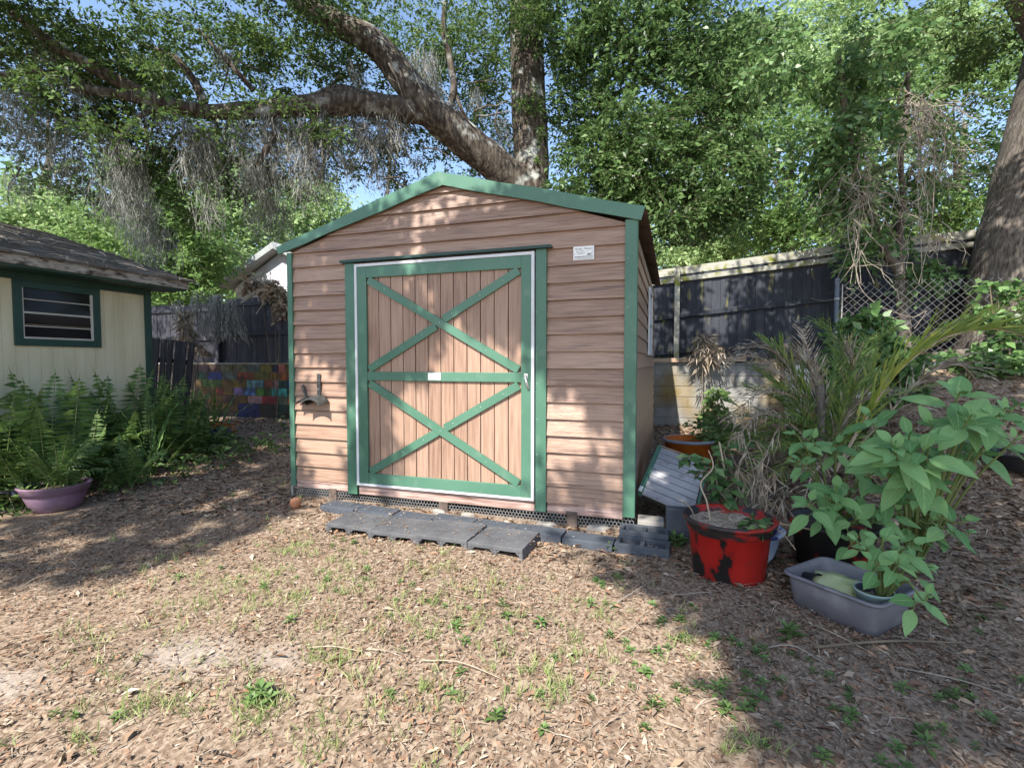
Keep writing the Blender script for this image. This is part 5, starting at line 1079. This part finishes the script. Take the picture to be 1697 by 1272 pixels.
pfrond(pp([(1372,770,5,),(1350,700,4.95),(1310,655,4.85),(1250,655,4.75),(1215,700,4.7)]),26,.30,.014,m_palmd,.55)
pfrond(pp([(1370,770,5),(1330,720,4.8),(1290,690,4.7),(1250,690,4.6),(1222,730,4.55)]),26,.28,.013,m_palmd,.5)
pfrond(pp([(1368,770,5.1),(1320,660,5.1),(1285,610,5.1),(1245,590,5.1),(1205,600,5.1)]),24,.30,.014,m_palmd,.5)
pfrond(pp([(1370,770,5.1),(1330,660,5.2),(1300,600,5.25),(1265,575,5.3),(1225,578,5.3)]),22,.28,.014,m_palmd,.3)
pfrond(pp([(1368,770,5.15),(1350,690,5.2),(1330,640,5.25),(1305,605,5.3),(1290,580,5.3)]),20,.42,.022,m_palmg,-.05,ang=.45)
pfrond(pp([(1375,770,5.1),(1370,680,5.2),(1345,620,5.25),(1318,590,5.3)]),18,.38,.020,m_palmd,-.05,ang=.4)
pfrond(pp([(1375,770,5.1),(1392,690,5.2),(1400,620,5.3),(1385,560,5.3),(1358,535,5.3)]),22,.34,.018,m_palmg,.2)
pfrond(pp([(1375,770,5.0),(1400,680,5.1),(1415,620,5.2),(1405,575,5.2)]),20,.36,.016,m_palmd,.1,ang=.4)
pfrond(pp([(1380,770,5.0),(1420,690,5.0),(1440,640,5.0),(1450,600,5.0)]),20,.34,.016,m_palmg,.1,ang=.4)
m_palmy=leafmat('yellow green palm leaflets',[(.16,.24,.04),(.26,.34,.06),(.38,.42,.09),(.45,.40,.08)],.4,.4)
pfrond(pp([(1385,780,4.5),(1430,700,4.35),(1485,618,4.2),(1560,562,4.1),(1640,545,4.0),(1695,556,3.95)]),28,.46,.026,m_palmy,.12,.014,ang=.42)
pfrond(pp([(1390,770,5.1),(1460,700,5.0),(1530,625,4.95),(1590,605,4.9),(1625,640,4.9)]),24,.36,.018,m_palmd,.35)
pfrond(pp([(1370,780,4.8),(1340,760,4.6),(1300,740,4.5),(1260,760,4.4),(1235,800,4.4)]),22,.24,.014,m_palmg,.4)
pfrond(pp([(1375,790,4.6),(1365,770,4.4),(1345,790,4.2),(1330,850,4.1),(1332,890,4.1)]),20,.2,.012,m_palmd,.6)
pfrond(pp([(1380,780,4.9),(1400,740,4.7),(1420,740,4.5),(1440,790,4.3)]),18,.28,.014,m_palmg,.4)
pfrond(pp([(1370,790,5),(1330,740,5.2),(1270,720,5.3),(1205,730,5.4),(1180,790,5.4)]),20,.22,.012,m_palmg,.35)
pfrond(pp([(1380,780,5.0),(1415,700,5.3),(1425,640,5.5),(1440,580,5.6),(1480,545,5.6)]),22,.34,.02,m_palmg,.25)
for (ex,ey,ed,mt,dr_) in ((1235,640,5.2,'g',.4),(1215,740,4.7,'g',.5),(1260,560,5.6,'g',.1),(1330,545,5.6,'d',.0),(1440,560,5.3,'g',.15),(1470,650,4.8,'d',.4),(1540,640,5.0,'g',.3),(1290,790,4.4,'g',.4),(1290,640,4.8,'g',.3),(1420,640,4.7,'g',.1),(1250,610,5.4,'g',.3),(1200,690,5.0,'g',.5),(1280,700,4.6,'g',.5),(1390,580,5.4,'g',.1)):
    s_=P(1370+random.gauss(0,12),775,5.0); e_=P(ex,ey,ed); m_=s_.lerp(e_,.55)+Vector((0,0,.22)); pfrond([s_,s_.lerp(m_,.5)+Vector((0,0,.06)),m_,e_],20,.30,.017,m_palmd if mt=='d' else m_palmg,dr_,ang=.55)
mb=MB(); mb.tube(bez([P(1356,770,4.9),P(1358,720,4.9),P(1360,665,4.9),P(1358,638,4.9)],4),.040,12); 
for yy_ in (652,684,716): c=P(1360,yy_,4.9); mb.lathe([(.041,0),(.045,.004),(.045,.010),(.041,.014)],c,12)
mb.build('cane',m_bark2,palm)
lat=thing('white_lattice','white slatted plastic lattice leaning behind the palm','lattice',P(1322,690,5.7)); mb=MB(); c=P(1322,655,5.75)
for k in range(8): mb.obox(c+RV*(.0)+Vector((0,0,.28-.08*k)),(RV,FH,Vector((0,0,1))),(.15-.004*k,.012,.026))
for s in (-1,0,1): mb.obox(c+RV*.12*s+FH*.014,(RV,FH,Vector((0,0,1))),(.018,.010,.36))
mb.build('slats',m_plate,lat)
mb=MB(); c=P(1298,645,5.9); mb.obox(c,(RV,FH,Vector((0,0,1))),(.03,.03,.55)); tag(mb.build('wooden_stake',m_wood),'pale wooden stake standing left of the white lattice','stake')
def bush(name,label,blobs,mat,L,W,k=9,slen=.22,droop=.4,group=None):
    b=P(*blobs[0][:3]); t=thing(name,label,'shrub',(b.x,b.y,H(b.x,b.y)),group); lv=LV(); mb=MB()
    for bb in blobs:
        e=P(*bb[:3]); s=Vector((b.x,b.y,H(b.x,b.y)-.05)); branch(mb,[s,s.lerp(e,.5)+Vector((0,0,.08)),e],[.012,.009,.004],5,sub=4); sprays(lv,blob(*bb),k,slen,L,W,droop)
    lv.build('leaves',mat,t); mb.build('stems',m_stemb,t)
bush('leafy_bush','fresh green bush pushed against the chain link fence',[(1440,600,6.2,70,50,.4,80),(1430,550,6.4,60,24,.4,50),(1400,610,6.0,40,40,.3,40),(1490,570,6.4,40,30,.3,26),(1460,650,5.9,60,35,.3,50)],m_vineleaf,.13,.08)
bush('dark_bush','dark leafy undergrowth filling the bank behind the palm',[(1420,690,5.9,60,40,.4,60),(1340,700,6.0,40,50,.4,40),(1500,660,6.0,50,30,.4,50),(1560,600,6.3,50,20,.3,30)],m_vineleaf,.11,.065)
bush('ivy','low ivy spreading over the bank under the big trunk',[(1665,590,6.0,50,40,.3,80),(1690,540,6.0,30,45,.3,50),(1640,610,5.8,40,22,.3,46)],m_vineleaf,.10,.07)
bush('ivy','pale leaved ivy climbing the chain link in front of the big trunk',[(1655,500,6.35,30,18,.1,16),(1690,480,6.3,25,25,.15,14),(1640,470,6.4,25,12,.1,6)],m_vineleaf,.10,.07)
bush('wall_weed','small sprouting weed clinging to the grey block wall',[(1190,648,8.6,10,14,.08,8),(1183,670,8.6,8,20,.08,8)],m_weed,.14,.08)
bush('leafy_bush','low pale sprouting bush between orange tub and grey wall',[(1190,700,6.6,34,14,.25,34),(1230,715,6.2,40,16,.25,30)],m_weed,.09,.05)
bush('hanging_creeper','withered creeper hanging on the mossy fence post',[(1165,560,8.9,16,25,.1,26),(1180,575,8.9,20,16,.1,20)],m_palmd,.16,.02,k=10,slen=.3,droop=.9)
bush('fence_creeper','tan dead creeper hanging over the charcoal fence beside the shed',[(455,470,12.2,22,16,.15,40),(465,500,12.2,9,18,.12,26),(430,465,12.3,20,12,.15,26)],leafmat('dead creeper leaves',[(.10,.07,.05),(.36,.26,.18),(.52,.42,.32),(.06,.08,.03)],.8,.15),.16,.08,droop=.8)
bush('fence_creeper','drooping brown creeper on the left part of the charcoal fence',[(312,525,12.0,8,30,.1,22),(316,560,12,7,20,.1,12),(330,580,12.1,8,14,.1,8)],m_palmd,.16,.05,droop=1.)
mb=MB(); t=thing('dead_branches','bare pale branches sticking up over the charcoal fence','branches',P(430,500,12.2))
for (l,r0) in (([(400,502,12.2),(425,484,12.2),(440,470,12.2)],.03),([(430,500,12.2),(428,480,12.2),(440,440,12.2)],.022),([(440,505,12.2),(432,480,12.2),(415,450,12.2),(395,420,12.2),(380,410,12.2)],.018),([(425,520,12.2),(436,500,12.1),(432,480,12.2)],.016),([(435,445,12.2),(410,455,12.2),(385,445,12.2)],.012)): branch(mb,pp(l),[r0,r0*.8,r0*.5],6,sub=5)
mb.build('sticks',m_twig,t)
for (px,py,d,w,l,n) in ((385,500,12.3,26,90,60),(362,490,12.3,18,100,45),(300,505,12,14,60,25),(330,488,12.2,16,60,25)):
    lvm=LV(); c=P(px,py,d); s=d/FPX
    for _ in range(n):
        q=np.array(c)+np.array([random.gauss(0,w*s*.4),random.gauss(-.1,.06),random.gauss(0,.05)]); v=np.array([0,0,-1.])
        for j in range(6): v=v+np.array([random.gauss(0,.15),random.gauss(0,.1),0]); lvm.add(q,v,(random.gauss(0,.4),-1,0),l*s/6*random.uniform(.5,1.2),.03); q=q+v*l*s/6*.7
    tag(lvm.build('hanging_moss',m_moss,None,loc=c),'grey moss tuft hanging over the charcoal fence top','moss','moss tufts on the charcoal fence')
mb=MB(); g=P(1690,705,4.4); g.z=H(g.x,g.y); mb.lathe([(.001,0),(.20,0),(.24,.13),(.26,.14),(.25,.15),(.2,.06),(.001,.05)],g,24); tag(mb.build('black_tray',m_potblack,None,smooth=True),'round black plastic tray on the mulch slope at far right','tray')
# ---------------------------------------------------------------- weeds, sticks
def weedmesh(seed):
    r=np.random.default_rng(seed); lv=LV(); lv.mid=.5; n=r.integers(7,13)
    for j in range(n):
        a=j*2.4+r.normal()*.2; lay=j/n; el=.15+.8*lay; d=(math.cos(a)*math.cos(el),math.sin(a)*math.cos(el),math.sin(el)); L=.055*(1.05-.5*lay)*r.uniform(.8,1.2); lv.add((0,0,.008+.03*lay),d,(-d[0]*.6,-d[1]*.6,1),L,L*(.52 if seed<3 else .33))
    o=lv.build('weed_seedling',m_weed,None,fold=.1,curl=.25); me=o.data; bpy.data.objects.remove(o); return me
WM=[weedmesh(s) for s in range(6)]
wspots=[]
for (px,py,n,sx,sy) in ((1130,1020,7,40,24),(1200,1060,6,40,18),(1250,1080,6,40,16),(1310,1130,8,60,26),(1250,1170,7,50,20),(1120,1130,6,40,30),(1100,1180,5,30,20),(1560,1130,6,50,20),(1600,1180,6,50,20),(1390,1180,6,60,20),(700,1010,10,50,16),(640,960,6,40,16),(800,1030,5,40,12),(560,900,4,30,10),(420,1160,3,16,12),(830,1120,4,50,30),(960,1000,5,50,16),(1000,960,4,40,10),(1050,1090,5,30,20),(520,985,5,60,20),(330,950,5,60,20),(130,1190,3,50,12),(760,1180,4,60,20),(950,1200,4,60,20),(1350,1240,6,90,16),(1500,1230,5,90,16),(380,820,5,40,20),(1650,1050,3,30,20)):
    for _ in range(n): wspots.append((px+random.gauss(0,sx),py+random.gauss(0,sy),random.uniform(.4,.95)))
wspots+=[(1118,902,1.9),(1128,905,1.7),(1008,915,1.3),(520,820,1.9),(512,822,1.5),(1313,1062,1.6),(1310,1060,1.4),(430,1155,1.2),(445,1165,1.0),(418,1168,.9),(1205,1190,1.1),(1190,1150,1.0)]
for i,(px,py,s) in enumerate(wspots):
    g=G(px,py)
    if in_shed(np.array(g.x),np.array(g.y)): continue
    o=bpy.data.objects.new('weed_seedling',WM[i%6]); COL.objects.link(o); o.location=g; o.scale=(s,s,s*random.uniform(.8,1.3)); o.rotation_euler=(random.gauss(0,.15),random.gauss(0,.15),random.uniform(0,6.28))
    tag(o,'small bright green weed seedling sprouting through the leaf litter','weed','weed seedlings in the leaf litter')
def stick(px0,py0,px1,py1,r,label,m=m_twig,mid=0):
    r*=.62; a=G(px0,py0)+Vector((0,0,r+.012)); b=G(px1,py1)+Vector((0,0,r+.012)); c=(a+b)/2+Vector((random.gauss(0,.03),random.gauss(0,.03),.015+mid)); c.z=max(c.z,H(c.x,c.y)+r)
    mb=MB(); q=bez([a,c,b],6); mb.tube(q,lerp_r([r,r*.9,r*.5],len(q)),6,rough=.1); tag(mb.build('twig',m,None,smooth=True),label,'twig','fallen twigs on the mulch')
stick(1350,1078,1600,1072,.012,'long dark green stick lying in front of the grey tub',m_stemb)
stick(1270,1078,1375,1110,.006,'pale twig left of the grey tub in the mulch'); stick(510,1078,600,1084,.006,'pale bent twig in the sunlit middle of the yard',m_straw); stick(940,975,948,920,.006,'dark thin twig below the right end of the cinder blocks',m_stemb); stick(1480,1110,1690,1165,.005,'thin twig running to the lower right corner'); stick(100,1085,180,1070,.009,'dark twig in the sunny mulch near the left edge',m_stemb); stick(1120,990,1180,985,.005,'short twig before the red tub'); stick(1350,1040,1440,1085,.005,'thin pale twig just below the grey tub',m_straw); stick(1300,905,1400,925,.005,'thin twig reaching from red tub towards grey tub',m_straw); stick(1590,960,1697,990,.006,'grey twig on the slope at far right'); stick(60,890,160,860,.006,'twig lying below the purple planter'); stick(700,1100,830,1130,.005,'thin pale straw twig in the lower middle of the yard',m_straw); stick(1010,1010,1090,960,.006,'twig crossing the shade edge before the edging blocks')
# ---------------------------------------------------------------- light, sky, camera
w=bpy.data.worlds.new('World'); SC.world=w; w.use_nodes=True; nt=w.node_tree; bg=nt.nodes['Background']; sk=nt.nodes.new('ShaderNodeTexSky'); sk.sky_type='NISHITA'; sk.sun_disc=False; sk.sun_elevation=SE; sk.sun_rotation=math.atan2(SUN.x,SUN.y); sk.air_density=1.0; sk.dust_density=.8; sk.ozone_density=1.2
nt.links.new(sk.outputs[0],bg.inputs[0]); bg.inputs[1].default_value=.15
sl=bpy.data.lights.new('Sun','SUN'); sl.energy=4.9; sl.angle=math.radians(.5); sl.color=(1,.95,.87); so=bpy.data.objects.new('Sun',sl); COL.objects.link(so); so.rotation_euler=SUN.to_track_quat('Z','Y').to_euler()
cam=bpy.data.cameras.new('Camera'); co=bpy.data.objects.new('Camera',cam); COL.objects.link(co); co.location=CAM; cam.sensor_width=36; cam.sensor_fit='HORIZONTAL'; cam.lens=36*FPX/1697; cam.clip_end=500; cam.clip_start=.05
co.rotation_euler=(math.radians(90)-PIT,0,A); SC.camera=co
SC.view_settings.view_transform='Standard'; SC.view_settings.look='None'; SC.view_settings.exposure=1.1; SC.view_settings.gamma=1
SC.cycles.max_bounces=7; SC.cycles.diffuse_bounces=4; SC.cycles.glossy_bounces=3; SC.cycles.transmission_bounces=4; SC.cycles.sample_clamp_indirect=6
